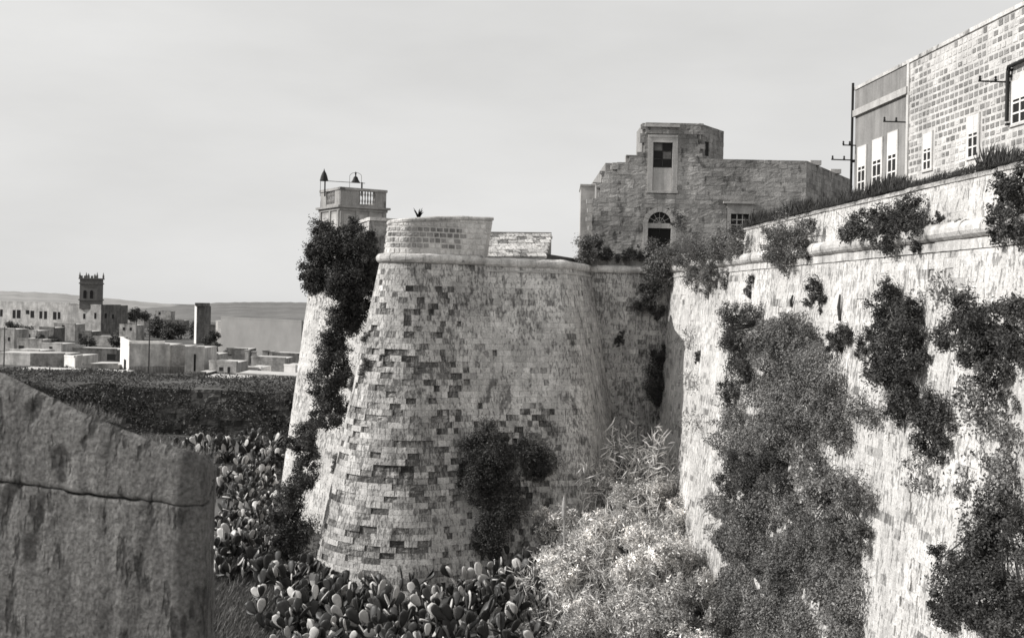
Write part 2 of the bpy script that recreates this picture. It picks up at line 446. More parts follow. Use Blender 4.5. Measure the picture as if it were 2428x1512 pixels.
class Facade:
    """vertical plane through two plan points; u along it from A to B, left to right"""
    def __init__(s, A, B):
        s.A = np.array(A[:2], float); s.B = np.array(B[:2], float); t = s.B - s.A; s.L = np.linalg.norm(t); s.t = t / s.L
        s.n = np.array([s.t[1], -s.t[0]])
    def hit(s, x, y):
        X, Z = ray(x, y); d = np.array([X, 1.0])
        # A + t u = d k
        M_ = np.array([[s.t[0], -d[0]], [s.t[1], -d[1]]]); u, k = np.linalg.solve(M_, -s.A)
        return u, EYE + Z * k
    def P(s, u, o, z): q = s.A + s.t * u + s.n * o; return (q[0], q[1], z)
    def slab(s, mb, u0, u1, z0, z1, o0, o1):
        mb.add([s.P(u, o, z) for z in (z0, z1) for o in (o1, o0) for u in (u0, u1)],
               [(0, 2, 3, 1), (4, 5, 7, 6), (0, 1, 5, 4), (2, 6, 7, 3), (1, 3, 7, 5), (0, 4, 6, 2)])
        return mb
    def rect(s, x0, x1, y0, y1):
        a = s.hit(x0, y0); b = s.hit(x1, y1); c = s.hit(x0, y1); e = s.hit(x1, y0)
        return min(a[0], c[0]), max(b[0], e[0]), (b[1] + c[1]) / 2, (a[1] + e[1]) / 2
    def window(s, par, r4, o=0.0, frame=0.06, mat=None, pane=None, bars=(1, 1), sill=True, proud=0.05, name='window'):
        u0, u1, z0, z1 = r4
        mb = MB(); w = frame
        s.slab(mb, u0 - w, u0, z0, z1, o - 0.02, o + proud); s.slab(mb, u1, u1 + w, z0, z1, o - 0.02, o + proud)
        s.slab(mb, u0 - w, u1 + w, z1, z1 + w, o - 0.02, o + proud * 1.15); s.slab(mb, u0 - w * 1.5, u1 + w * 1.5, z0 - w, z0, o - 0.02, o + proud * (1.9 if sill else 1.1))
        f = mb.build(name, mat or M_FRAME, par)
        mb = MB(); s.slab(mb, u0, u1, z0, z1, o - 0.02, o + 0.012); mb.build('pane', pane or M_GLASS, f)
        if bars:
            mb = MB(); nb, nh = bars; t = min(0.03, (u1 - u0) * 0.06)
            for k in range(nb): c = u0 + (u1 - u0) * (k + 1) / (nb + 1); s.slab(mb, c - t, c + t, z0, z1, o + 0.005, o + 0.03)
            for k in range(nh): c = z0 + (z1 - z0) * (k + 1) / (nh + 1); s.slab(mb, u0, u1, c - t, c + t, o + 0.006, o + 0.026)
            if nb + nh: mb.build('glazing_bar', M_FRAME, f)
        return f

# ------------------------------------------------------------------ ground and hills
def smooth(a, b, x): t = np.clip((x - a) / (b - a), 0, 1); return t * t * (3 - 2 * t)
def ground_z(x, y):
    x = np.asarray(x, float); y = np.asarray(y, float)
    z = np.interp(y, [-50, 40, 60, 75, 96, 104, 108, 112, 130, 175, 400, 1000, 3000, 9000], [0, -2.6, -2.6, -1.2, -0.3, -1.2, -1.2, 3.2, 2.6, 0.1, -1, -10, -30, -60])
    z = z + 0.35 * (vnoise(x * 0.22, y * 0.22, 5) - 0.5) * (y < 110) + 0.5 * (vnoise(x * 0.06, y * 0.06, 6) - 0.5)
    # rubble and soil banked against the inner corner of the ditch
    z = z + 5.0 * np.exp(-((x - 6.5) / 4.0) ** 2 - ((y - 63) / 7.0) ** 2) + 2.0 * np.exp(-((x - 5.0) / 5.0) ** 2 - ((y - 50) / 8.0) ** 2)
    return z
xs = np.concatenate([[-9000, -5000, -2500, -1200, -600, -350], np.linspace(-220, -40, 61), np.linspace(-38.5, 40, 80), [60, 100, 200, 500, 1500, 5000, 9000]])
ys = np.concatenate([[-300, -100, -20], np.linspace(0, 130, 131), np.linspace(134, 420, 60), np.geomspace(450, 9000, 24)])
GX, GY = np.meshgrid(xs, ys); GZ = ground_z(GX, GY)
n0, n1 = GX.shape
Fi = np.array([(i * n1 + j, i * n1 + j + 1, (i + 1) * n1 + j + 1, (i + 1) * n1 + j) for i in range(n0 - 1) for j in range(n1 - 1)])
M_GROUND = plain('scrub_ground', 0.10, 0.95, 0.55, 0.16, bump=0.5)
tag(link('ground', mesh_np('ground', np.stack([GX, GY, GZ], -1).reshape(-1, 3), Fi, smooth=True), M_GROUND), 'dark scrubby ditch floor and farmland running out to the hills', kind='structure')
def hill(name, label, prof, d, wid, base, mat, seed):
    px = np.array([p[0] for p in prof]); py = np.array([p[1] for p in prof])
    X = np.linspace(px[0], px[-1], 160); Y = np.interp(X, px, py) + 1.6 * (vnoise(X * 0.09, X * 0, seed) - 0.5) + 1.2 * (vnoise(X * 0.35, X * 0, seed + 1) - 0.5)
    rows = []
    for k in range(13):
        f = k / 12; dd = d - wid * (1 - f) if k < 12 else d
        P = np.array([at(x, y, d) for x, y in zip(X, Y)])
        h = (1 - (1 - f) ** 1.7)
        zz = base + (P[:, 2] - base) * h + 1.5 * (vnoise(X * 0.05, X * 0 + k * 0.9, seed + 3) - 0.5) * (f < 1) * f
        rows.append(np.stack([P[:, 0] * dd / d, np.full(len(X), dd), zz], -1))
    P = rows[-1].copy(); P[:, 1] += wid * 0.5; P[:, 2] = base - 30; rows.append(P)
    V = np.concatenate(rows); n = len(X)
    F = np.array([(i * n + j, i * n + j + 1, (i + 1) * n + j + 1, (i + 1) * n + j) for i in range(len(rows) - 1) for j in range(n - 1)])
    tag(link(name, mesh_np(name, V, F, smooth=True), mat), label, kind='structure')
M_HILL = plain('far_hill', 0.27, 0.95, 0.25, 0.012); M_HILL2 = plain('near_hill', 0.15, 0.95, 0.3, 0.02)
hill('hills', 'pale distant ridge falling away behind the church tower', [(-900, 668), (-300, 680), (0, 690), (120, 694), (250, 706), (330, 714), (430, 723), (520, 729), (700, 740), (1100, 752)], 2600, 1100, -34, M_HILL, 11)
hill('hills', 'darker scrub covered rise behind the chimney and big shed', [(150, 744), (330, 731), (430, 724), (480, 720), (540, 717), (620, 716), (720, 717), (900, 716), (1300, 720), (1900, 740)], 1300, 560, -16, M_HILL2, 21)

# ------------------------------------------------------------------ town platform behind the ramparts
pl = MB().prism([(-10.5, 78), (-11.2, 72), (-5.8, 66.4), (-5.6, 60.5), (2.0, 62), (4.0, 68), (10.2, 68), (13.6, 26), (14.2, 12), (70, 12), (70, 130), (-10.5, 130)], -2, 14.6)
tag(pl.build('town_ground', M_EARTH), 'earth terrace behind the rampart parapets', kind='structure')
tb = MB().prism([(-4, -4), (4, -4), (4, 2.2), (-0.9, 3.4), (-4, 4.2)], -1, 10.35)
tag(tb.build('viewing_terrace', M_MORTD), 'stone terrace the near parapet stands on', kind='structure')

# ------------------------------------------------------------------ the main bastion
ZC = 14.1                                     # height of the cordon
BP = Path([(-5.6, 67), (-7.35, 56.6, 2.6), (-1.4, 59.6, 30), (2.75, 60.3, 0.7), (4.55, 67.0)])
BW_ = Wall(BP, ZC, 0.195)
bast = thing('bastion', 'great battered stone bastion with eroded facing and rounded cordon in the middle', 'bastion', (-2, 60, 0))
core(bast, BW_, np.linspace(0, BP.L, 70), -4.2, ZC, M_MORTD, -0.25, 2.0)
def b_zone(u, z):
    P = BW_(u, z); px, py = proj(P)
    er = smooth(800, 900, px + .16 * (py - 800)) * (1 - smooth(1060, 1190, px + 60 * (vnoise(px * .02, py * .02, 3) - .5))) * smooth(730, 900, py)
    er = np.maximum(er, 0.5 * smooth(640, 700, py) * (1 - smooth(1040, 1120, px)))
    er = er * (1 - 0.85 * np.exp(-((py - 1225 - 0.02 * (px - 900)) / 16) ** 2)) * (1 - 0.6 * smooth(1180, 1260, py) * smooth(980, 1080, px))
    er2 = smooth(1100, 1160, px) * (1 - smooth(1290, 1330, px)) * smooth(930, 990, py) * 0.45
    return np.clip(np.maximum(er, er2), 0, 1), px, py
def b_depth(u, z, r):
    er, px, py = b_zone(u, z); n = len(u)
    clump = 0.6 * vnoise(u * 0.9, z * 1.0, 9) + 0.4 * vnoise(u * 2.2, z * 2.4, 10)
    hole = b_hash(u, z) < er * (0.22 + 0.36 * smooth(0.34, 0.60, clump))
    return np.where(hole, -r.uniform(0.02, 0.13, n), r.uniform(-0.0012, 0.0012, n))
def b_hash(u, z): q = np.sin(u * 127.1 + z * 311.7) * 43758.5453; return q - np.floor(q)
def b_tone(u, z, r):
    er, px, py = b_zone(u, z); n = len(u)
    t = 0.93 + 0.28 * (vnoise(u * 0.5, z * 0.4, 4) - 0.5) + r.normal(0, 0.09, n)
    clump = 0.6 * vnoise(u * 0.9, z * 1.0, 9) + 0.4 * vnoise(u * 2.2, z * 2.4, 10)
    dk = b_hash(u, z) < er * (0.22 + 0.36 * smooth(0.34, 0.60, clump))
    t = np.where(dk, t * r.uniform(0.40, 0.8, n), t)  # recessed stones darker: eroded surface plus hole shade put into the tone
    t = np.where(~dk & (r.random(n) < .45 * er), t * r.uniform(.68, .95, n), t)
    t = np.where(r.random(n) < 0.02, t * 0.5, t)
    t = t + 0.14 * smooth(1120, 1200, px) * (1 - smooth(1310, 1335, px)) * (1 - smooth(900, 1060, py))
    dots = (r.random(n) < 0.25 * smooth(1150, 1190, px) * (1 - smooth(1300, 1330, px)) * smooth(930, 1000, py))
    return np.where(dots, t * 0.6, t)
def b_rough(u, z, r):
    er, px, py = b_zone(u, z)
    hole = b_hash(u, z) < er * (0.22 + 0.36 * smooth(0.34, 0.60, 0.6 * vnoise(u * 0.9, z * 1.0, 9) + 0.4 * vnoise(u * 2.2, z * 2.4, 10)))
    return np.where(hole, 0.016, 0.0008)
masonry(bast, BW_, 5.0, BP.L, -3.6, ZC - 0.25, M_BAST, depth=b_depth, tone=b_tone, rough=b_rough, seed=11, course=0.29, wid=(0.24, 0.40), gap=.002, bevel=.002, back=-.27)
uB0 = BW_.find(884, 610)[0] - 1.5; uB1 = BW_.find(1146, 620)[0]; uB2 = BP.L
roll(bast, BW_, max(uB0, 6.5), uB1, ZC, 0.25, M_CORD, seed=5)
roll(bast, BW_, uB1 + 0.01, uB2, ZC - 0.08, 0.17, M_CORD, seed=6, prof=[(-.3, -.2), (0.1, -.2), (0.16, -.1), (0.17, 0), (0.15, .1), (0.06, .19), (-.3, .26)])
roll(bast, BW_, uB1 + 0.01, uB2, ZC - 0.52, 0.05, M_TRIM, seed=7, name='string_course', prof=[(-.1, -.05), (0.05, -.05), (0.05, .05), (-.1, .06)])
# parapet over the rounded front
PW = Wall(BP, ZC, 0.06, -0.1)
PWL = Wall(BP, ZC, 0.10, -0.14)
uP0 = max(uB0, 6.0); uP1 = uB1 + 0.15
xr = [BW_.find(880, 612)[0], BW_.find(945, 612)[0], BW_.find(1010, 614)[0], BW_.find(1100, 616)[0], uP1]
def p_top(u): return np.interp(u, [uP0, xr[0], xr[1], xr[2], xr[3], uP1 + 0.8], [15.1, 15.35, 15.85, 16.2, 16.40, 16.42])
par = thing('bastion_parapet', 'rounded stone parapet with rows of dark square stones crowning the bastion', 'parapet', (-4, 59, 14.3))
def par_lim(z): return (uP0, uP1 - 0.25 + 0.36 * (z - 14.1) / 2.2 * 2)
def p_tone(u, z, r):
    n = len(u); P = PWL(u, z); px, py = proj(P)
    band = smooth(915, 960, px) * (1 - smooth(1085, 1110, px)) * smooth(14.55, 14.62, z) * (1 - smooth(15.6, 15.75, z))
    t = 1.12 + r.normal(0, 0.06, n)
    dk = r.random(n) < band * 0.88
    return np.where(dk, r.uniform(0.38, 0.66, n), t)
masonry(par, PWL, uP0, uP1, 14.33, 16.45, M_PAR, course=0.285, wid=(0.31, 0.42), gap=0.034, bevel=0.012, back=-0.07, tone=p_tone, ulim=par_lim, ztop=lambda u: p_top(u) - 0.2, seed=21)
cu = np.linspace(uP0, uP1 + 0.4, 40); cub = np.linspace(uP0, uP1 - 0.25, 40)
core(par, PWL, cu, 14.3, lambda u: p_top(u) - 0.2, M_MORT, -0.03, 1.1, ubot=cub)
roll(par, PWL, uP0, uP1 + 0.45, lambda u: p_top(u) - 0.1, 0.1, M_CORD, seed=8, name='coping_stone', prof=[(-1.1, -.1), (0.03, -.1), (0.05, .02), (0.0, .08), (-1.1, .16)], jit=0.006)
# the sloping sill of the gun embrasure beside it
sl = thing('embrasure_slope', 'sunlit sloping stone sill between bastion parapet and bushes', 'sill', (1, 61.5, 14.3))
A = at(1158, 607, 60.9); Bp = at(1292, 607, 61.6); Ct = at(1338, 556, 64.3); Dt = at(1168, 555, 63.6)
SLO = Slope(A, Bp - A, np.cross(np.cross(Bp - A, Dt - A), Bp - A))
wS = np.linalg.norm(Bp - A); hS = np.linalg.norm(Dt - A)
masonry(sl, SLO, -0.2, wS + 1.3, 0, hS, M_CURT, course=0.42, wid=(0.35, 0.6), gap=0.012, back=-0.15, depth=lambda u, z, r: r.uniform(-0.03, 0.03, len(u)), tone=lambda u, z, r: np.where(r.random(len(u)) < 0.2, 0.6, 1.0) * r.uniform(0.8, 1.15, len(u)),
        ulim=lambda v: (-0.25, wS + 0.05 + 1.1 * v / hS), seed=31, name='flagstone')
mb = MB(); q0 = SLO(np.array([-0.25, wS, wS + 1.1, -0.25]), np.array([0, 0, hS, hS]), -0.06); q1 = q0.copy(); q1[:, 2] = 13.8
mb.add(list(q1) + list(q0), [(3, 2, 1, 0), (4, 5, 6, 7), (0, 1, 5, 4), (1, 2, 6, 5), (2, 3, 7, 6), (3, 0, 4, 7)]); mb.build('sill_core', M_MORTD, sl)
mb = MB(); e = SLO(np.array([-0.2, wS + 1.1]), np.array([hS, hS]), 0.0)
mb.prism([(e[0][0], e[0][1]), (e[1][0], e[1][1]), (e[1][0], e[1][1] + .5), (e[0][0], e[0][1] + .5)], e[0][2] - 1, [e[0][2] + .09, e[1][2] + .07, e[1][2] + .07, e[0][2] + .09]); mb.build('top_edge', M_MORTD, sl)
# low flat wall and parapet stub behind, left of the rounded parapet
lw = thing('rear_parapet', 'flat topped grey parapet wall just behind the rounded bastion parapet', 'parapet', (-6, 62, 14.5))
A = at(875, 545, 61.5); Bq = at(1010, 545, 63.0); L_ = at(850, 545, 65.0)
Bq2 = np.array([-4.4, 62.9, 0])
F_ = Facade(A, Bq2); zt = zat(878, 523, 61.5)
lwp = Path([(L_[0], L_[1]), (A[0], A[1]), (Bq2[0], Bq2[1])]); LWW = Wall(lwp, zt)
masonry(lw, LWW, 0, np.hypot(*(A - L_)[:2]) - 0.02, 12.6, zt, M_PAR, seed=42, gap=0.006, course=0.3)
masonry(lw, LWW, np.hypot(*(A - L_)[:2]) + 0.02, lwp.L, 12.6, zt, M_HOUSE, seed=41, course=0.3)
core(lw, LWW, [0, np.hypot(*(A - L_)[:2]), lwp.L], 12.5, zt - 0.01, M_MORTD, -0.06, 0.9)
roll(lw, LWW, 0.0, lwp.L, zt + 0.08, 0.1, M_CORD, seed=9, name='coping_stone', prof=[(-.95, -.08), (0.08, -.08), (0.08, .1), (-.95, .14)])

# ------------------------------------------------------------------ rear bastion on the left
RP = Path([(-10.8, 82), (-12.35, 71.5, 1.0), (-6.0, 65.3)])
RW = Wall(RP, 16.0, 0.118)
rb = thing('rear_bastion', 'sunlit pale bastion flank behind the dark bush, left of the main bastion', 'bastion', (-9, 69, 0))
core(rb, RW, np.linspace(0, RP.L, 40), -4, 16.0, M_MORT, -0.03, 1.6)
masonry(rb, RW, 6.5, RP.L, -3, 16.0, M_CURT, seed=51, back=-.04, depth=lambda u, z, r: r.uniform(-.004, .006, len(u)), tone=lambda u, z, r: r.uniform(0.92, 1.12, len(u)), rough=lambda u, z, r: np.full(len(u), 0.003), wid=(0.35, 0.7), gap=.0005, bevel=.001)

# ------------------------------------------------------------------ connecting wall and curtain wall
CP = Path([(4.35, 66.6), (9.6, 66.6)]); CW = Wall(CP, ZC, 0.10)
cw = thing('connecting_wall', 'shaded grey stone wall in the inner corner between bastion and long rampart', 'wall', (7, 66, 0))
core(cw, CW, [0, CP.L], -1, ZC, M_MORTD, -0.04, 2)
masonry(cw, CW, 0, CP.L, 0.5, ZC - 0.22, M_BAST, seed=61, tone=lambda u, z, r: 0.82 + 0.25 * (vnoise(u * 0.6, z * 0.5, 8) - 0.5) + r.normal(0, 0.09, len(u)), rough=lambda u, z, r: np.full(len(u), 0.007), wid=(0.35, 0.62), back=-.06)
roll(cw, CW, 0.2, CP.L, ZC - 0.08, 0.17, M_CORD, seed=62, prof=[(-.3, -.2), (0.1, -.2), (0.17, -.1), (0.18, 0), (0.15, .1), (0.06, .19), (-.3, .26)])
CPW = Wall(CP, ZC, 0, -0.3)
masonry(cw, CPW, -0.0, CP.L, 14.25, 14.95, M_PAR, seed=63, tone=lambda u, z, r: r.uniform(0.55, 1.0, len(u)), depth=lambda u, z, r: -r.uniform(0, .09, len(u)), ztop=lambda u: 14.75 + 0.25 * vnoise(u * 1.3, u * 0, 3))
core(cw, CPW, np.linspace(0, CP.L, 5), 14.1, 14.7, M_MORTD, -0.12, 0.8, name='parapet_core')

KX = lambda d: 11.85 - (d - 26.5) * 0.0655
UP = Path([(KX(67.5), 67.5), (KX(10), 10)]); UW = Wall(UP, ZC, 0.095)
uw = thing('rampart_wall', 'long sunlit rampart wall overgrown with bushes running along the right', 'wall', (12, 45, 0))
core(uw, UW, np.linspace(0, UP.L, 8), -4, ZC, M_MORT, -0.07, 2)
def u_depth(u, z, r):
    n = len(u); c = vnoise(u * 0.7, z * 0.5, 19); lowz = 1 - smooth(7, 10.5, z)
    hole = r.random(n) < (0.05 + 0.30 * smooth(0.5, 0.75, c)) * (0.35 + 0.65 * lowz)
    return np.where(hole, -r.uniform(0.01, 0.05, n), r.uniform(-0.001, 0.002, n))
def u_tone(u, z, r):
    n = len(u); lowz = 1 - smooth(8, 11, z)
    t = 1.05 + 0.2 * (vnoise(u * 0.4, z * 0.3, 14) - 0.5) + r.normal(0, 0.05, n)
    return np.where(r.random(n) < 0.05 + 0.08 * lowz, t * r.uniform(0.6, 0.9, n), t)
masonry(uw, UW, 0, UP.L - 3, -3.6, ZC - 0.535, M_CURT, seed=71, depth=u_depth, tone=u_tone, rough=lambda u, z, r: 0.001 + 0.006 * (z < 9) * r.uniform(0.2, 1, len(u)), wid=(0.35, 0.75), course=0.275, gap=.0005, bevel=.0005)
roll(uw, UW, 0.0, UP.L - 3, ZC, 0.25, M_CORD, seed=72, seglen=1.1)
roll(uw, UW, 0.0, UP.L - 3, ZC - 0.38, 0.1, M_CORD, seed=73, name='band_stone', prof=[(-.2, -.13), (0.05, -.13), (0.05, .125), (-.2, .125)], seglen=1.4, jit=.006)
UPW = Wall(UP, ZC, 0.08, -0.22)
def up_top(u): return np.interp(u, [0, 12, 15, UP.L], [14.95, 15.0, 15.62, 15.66])
up = thing('rampart_parapet', 'white sunlit parapet with grass on top above the long rampart wall', 'parapet', (12.3, 40, 14.3))
masonry(up, UPW, 0, UP.L - 3, 14.30, 15.6, M_CURT, seed=74, course=0.33, wid=(0.45, 0.9), gap=0.0005, bevel=.001, tone=lambda u, z, r: r.uniform(1.0, 1.16, len(u)), rough=lambda u, z, r: np.full(len(u), 0.003), depth=lambda u, z, r: r.uniform(-.003, .003, len(u)), ztop=lambda u: up_top(u) - 0.16)
core(up, UPW, np.linspace(0, UP.L, 40), 14.25, lambda u: up_top(u) - 0.16, M_MORT, -0.04, 1.5)
roll(up, UPW, 0, UP.L - 3, lambda u: up_top(u) - 0.08, 0.1, M_CORD, seed=75, name='coping_stone', prof=[(-1.5, -.08), (0.05, -.08), (0.06, .0), (0.0, .05), (-.8, .13), (-1.5, .16)], seglen=1.2)

# ------------------------------------------------------------------ the stone house on the rampart
HD = 72.0
hx = lambda x: xat(x, HD)
H0 = np.array([hx(1400), HD]); H1 = np.array([hx(1906), HD]); H2 = np.array([xat(2013, 82), 82.0])
HP = Path([tuple(H0), tuple(H1), tuple(H2)])
HW = Wall(HP, 21.3); HF = Facade(H0, H1)
hs = thing('stone_house', 'weathered stone house with stepped gable, tall window and arched doorway above the rampart', 'house', (12, 76, 14.6))
zY = lambda x, y: zat(x, y, HD)
u_ = lambda x: hx(x) - H0[0]
uL = HF.L
steps_x = [1400, 1409, 1420, 1446, 1478, 1516, 1653, 1654]; steps_y = [470, 432, 405, 384, 367, 290, 290, 378]
ZR = zY(1800, 379)
def h_top(u):
    t = np.full(np.shape(u), ZR)
    for a, b, y in zip(steps_x[:-1], steps_x[1:], steps_y[:-1]):
        t = np.where((u >= u_(a) - 1e-6) & (u < u_(b)), zY(a, y), t)
    return t
W1 = HF.rect(1549, 1594, 338, 397); PAN = HF.rect(1549, 1592, 397, 452); W2 = HF.rect(1733, 1776, 507, 545)
DR = HF.rect(1536, 1590, 541, 600); AR = HF.rect(1536, 1590, 510, 530)
DR = (DR[0], DR[1], 14.7, DR[3]); arc_c = (DR[0] + DR[1]) / 2; arc_r = (DR[1] - DR[0]) / 2; arc_z = AR[2]
def h_open(z):
    o = []
    if PAN[2] - .1 < z < W1[3] + .45: o.append((W1[0] - .32, W1[1] + .32))
    if W2[2] - .1 < z < W2[3] + .62: o.append((W2[0] - .26, W2[1] + .26))
    ro = arc_r + 0.30
    if z < arc_z: o.append((arc_c - ro, arc_c + ro))
    elif z < arc_z + ro: h = math.sqrt(ro * ro - (z - arc_z) ** 2); o.append((arc_c - h, arc_c + h))
    return o
def h_tone(u, z, r):
    n = len(u); return 0.92 + 0.4 * (vnoise(u * 0.8, z * 0.9, 7) - 0.5) + r.normal(0, 0.13, n) - 0.12 * smooth(20.5, 22, z)
rgh = lambda u, z, r: np.full(len(u), 0.006)
masonry(hs, HW, 0, uL, 14.6, 23.6, M_HOUSE, course=0.29, wid=(0.35, 0.75), tone=h_tone, rough=rgh, ztop=h_top, openings=h_open, seed=81)
masonry(hs, HW, uL + 0.01, HP.L, 14.6, ZR, M_HOUSE, course=0.29, wid=(0.4, 0.9), tone=lambda u, z, r: 0.8 * h_tone(u, z, r), rough=rgh, seed=82, name='side_stone')
us = []
for x in steps_x: us += [u_(x) - 1e-3, u_(x) + 1e-3]
us = [max(0, k) for k in us] + [uL, HP.L]
core(hs, HW, us, 14.5, lambda u: h_top(u) - 0.02, M_MORTD, -0.16, 0.5)
# upper room: right side wall
BT = zY(1516, 290); bx0 = np.array([hx(1653), HD]); bx1 = np.array([xat(1708, 75), 75.0])
BF = Path([tuple(bx0), tuple(bx1)]); BFW = Wall(BF, BT)
sideF = Facade(bx0, bx1); SW = sideF.rect(1672, 1681, 335, 372)
masonry(hs, BFW, 0, BF.L, ZR - .3, BT, M_HOUSE, course=0.29, wid=(0.35, 0.7), tone=lambda u, z, r: 0.8 * h_tone(u, z, r), rough=rgh, seed=83, name='side_stone', openings=lambda z: [(SW[0], SW[1])] if SW[2] < z < SW[3] else [])
mb = MB().prism([(hx(1517), HD + .3), (bx0[0] - .25, HD + .3), (bx1[0] - .2, 75), (bx1[0] - .2, 76), (hx(1517), 76)], 20, BT - 0.02); mb.build('upper_room', M_MORTD, hs)
mb = MB(); sideF.slab(mb, SW[0] + .02, SW[1] - .02, SW[2], SW[3], -.1, -.05); mb.build('narrow_opening', M_DARK, hs)
mb = MB().prism([(hx(1430), HD + .4), (H1[0] - .3, HD + .4), (H2[0] - .3, 82), (H2[0] - .3, 90), (hx(1430), 90)], 14.5, ZR - .35); mb.build('roof', M_MORTD, hs)
for xa, ya in ((1925, 386), (1968, 404)):     # two small stubs on the side wall's top
    k = 0.18 if xa < 1950 else 0.62
    c = H1 + (H2 - H1) * k; MB().box((c[0], c[1] + .2, ZR + .12), (.7, .5, .3)).build('roof_stub', M_TRIM, hs)
# tall window with its surround and panel
def surround(par, r4, w, o=0.05, name='window_surround', head=0.0):
    u0, u1, z0, z1 = r4; mb = MB()
    HF.slab(mb, u0 - w, u0, z0, z1, -.16, o); HF.slab(mb, u1, u1 + w, z0, z1, -.16, o); HF.slab(mb, u0 - w, u1 + w, z1, z1 + w + head, -.16, o)
    return mb.build(name, M_TRIM, par)
wt = surround(hs, (W1[0], W1[1], PAN[2], W1[3]), 0.32, 0.06)
mb = MB(); HF.slab(mb, W1[0] - .55, W1[1] + .4, W1[3] + .95, W1[3] + 1.1, -.1, .2); mb.build('window_hood', M_TRIM, hs)
mb = MB(); HF.slab(mb, W1[0] - .32, W1[1] + .32, W1[3] + .32, W1[3] + .47, -.16, .09); mb.build('lintel', M_TRIM, hs)
mb = MB(); HF.slab(mb, PAN[0], PAN[1], PAN[2], PAN[3] - .02, -.16, -.02); mb.build('sill_panel', M_TRIM, hs)
mb = MB(); HF.slab(mb, PAN[0] - .4, PAN[1] + .4, PAN[2] - .16, PAN[2] - .001, -.16, .07); mb.build('panel_base', M_TRIM, hs)
wz = (W1[3] - W1[2]); uu = W1[1] - W1[0]
fr = MB()
for c in (W1[0] + .03, (W1[0] + W1[1]) / 2, W1[1] - .03): HF.slab(fr, c - .03, c + .03, W1[2], W1[3], -.14, -.08)
for k in range(4): z = W1[2] + .03 + (wz - .06) * k / 3; HF.slab(fr, W1[0], W1[1], z - .025, z + .025, -.139, -.085)
wf = fr.build('window', M_WOOD, hs)
M_PANE2 = plain('dusty_pane', 0.16, 0.5, 0.4, 4)
for i in range(2):
    for j in range(3):
        a = W1[0] + uu * (i * .5) + .03; b = a + uu * .5 - .06; z0 = W1[2] + wz * j / 3 + .03; z1 = z0 + wz / 3 - .06
        mb = MB(); HF.slab(mb, a, b, z0, z1, -.13, -.115); mb.build('pane', M_PANE2 if (i, j) in ((0, 2), (1, 1)) else M_GLASS, wf)
# small right window
surround(hs, W2, 0.22, 0.03, head=0.12)
mb = MB(); HF.slab(mb, W2[0] - .5, W2[1] + .3, W2[3] + .62, W2[3] + .76, -.1, .2); mb.build('window_hood', M_TRIM, hs)
mb = MB(); HF.slab(mb, W2[0] - .26, W2[1] + .26, W2[3] + .342, W2[3] + .62, -.16, .015); mb.build('lintel', M_TRIM, hs)
HF.window(hs, (W2[0] + .05, W2[1] - .05, W2[2], W2[3] - .04), -.14, 0.04, M_WOOD, M_GLASS, (2, 2), False, 0.04)
# arched doorway: jambs, voussoirs, transom, fanlight, door
vs = MB()
for k in range(9):
    a0 = math.pi * k / 9 + 0.01; a1 = math.pi * (k + 1) / 9 - 0.01; mb = MB(); pts = []
    for o in (.07, -.16):
        for (rr, aa) in ((arc_r, a0), (arc_r + .3, a0), (arc_r + .3, a1), (arc_r, a1)):
            pts.append(HF.P(arc_c + rr * math.cos(aa), o, arc_z + rr * math.sin(aa)))
    mb.add(pts, [(0, 1, 2, 3), (7, 6, 5, 4), (0, 4, 5, 1), (1, 5, 6, 2), (2, 6, 7, 3), (3, 7, 4, 0)]); mb.build('voussoir', M_TRIM, hs)
for s_ in (-1, 1):
    mb = MB(); a, b = sorted((arc_c + s_ * arc_r, arc_c + s_ * (arc_r + .3))); HF.slab(mb, a, b, 14.6, arc_z, -.16, .07); mb.build('door_jamb', M_TRIM, hs)
mb = MB(); HF.slab(mb, arc_c - arc_r, arc_c + arc_r, DR[3], arc_z + .02, -.15, .0); mb.build('door_transom', M_TRIM, hs)
mb = MB(); pts = [HF.P(arc_c + (arc_r - .01) * math.cos(a), -.13, arc_z + (arc_r - .01) * math.sin(a)) for a in np.linspace(0, math.pi, 13)]
mb.add(pts, [tuple(range(13))]); fl = mb.build('fanlight', M_GLASS, hs)
mb = MB()
for a in np.linspace(0, math.pi, 7)[1:-1]: mb.tube([HF.P(arc_c, -.11, arc_z + .02), HF.P(arc_c + arc_r * math.cos(a), -.11, arc_z + arc_r * math.sin(a))], .018, 4)
mb.tube([HF.P(arc_c + .5 * arc_r * math.cos(a), -.11, arc_z + .5 * arc_r * math.sin(a)) for a in np.linspace(0, math.pi, 9)], .018, 4); mb.build('fanlight_bar', M_FRAME, fl)
mb = MB()
for s_ in (0, 1): HF.slab(mb, arc_c - arc_r + s_ * (arc_r + .01), arc_c - .01 + s_ * (arc_r + .0), 14.6, DR[3], -.14, -.1)
mb.build('door', M_DARK, hs)
# ragged pale toothing stones on the left edge and the light wall behind
r_ = np.random.default_rng(4)
for k in range(10):
    z = zY(1400, 470) - .2 - k * .55; MB().box((H0[0] - .1, HD + .2, z), (r_.uniform(.25, .55), .35, .27)).build('toothing_stone', M_TRIM, hs)
bwl = thing('pale_annexe', 'small pale plastered wall just left of the stepped stone house', 'wall', (hx(1385), 74, 14.6))
MB().prism([(xat(1372, 74), 74), (xat(1405, 74), 74), (xat(1405, 74), 78), (xat(1378, 74), 78)], 14.5, zat(1372, 441, 74)).build('plaster_wall', M_PALE, bwl)
MB().prism([(xat(1370, 74), 73.95), (xat(1406, 74), 73.95), (xat(1406, 74), 78.05), (xat(1376, 74), 78.05)], zat(1372, 441, 74) + .003, zat(1372, 441, 74) + .12).build('coping', M_TRIM, bwl)

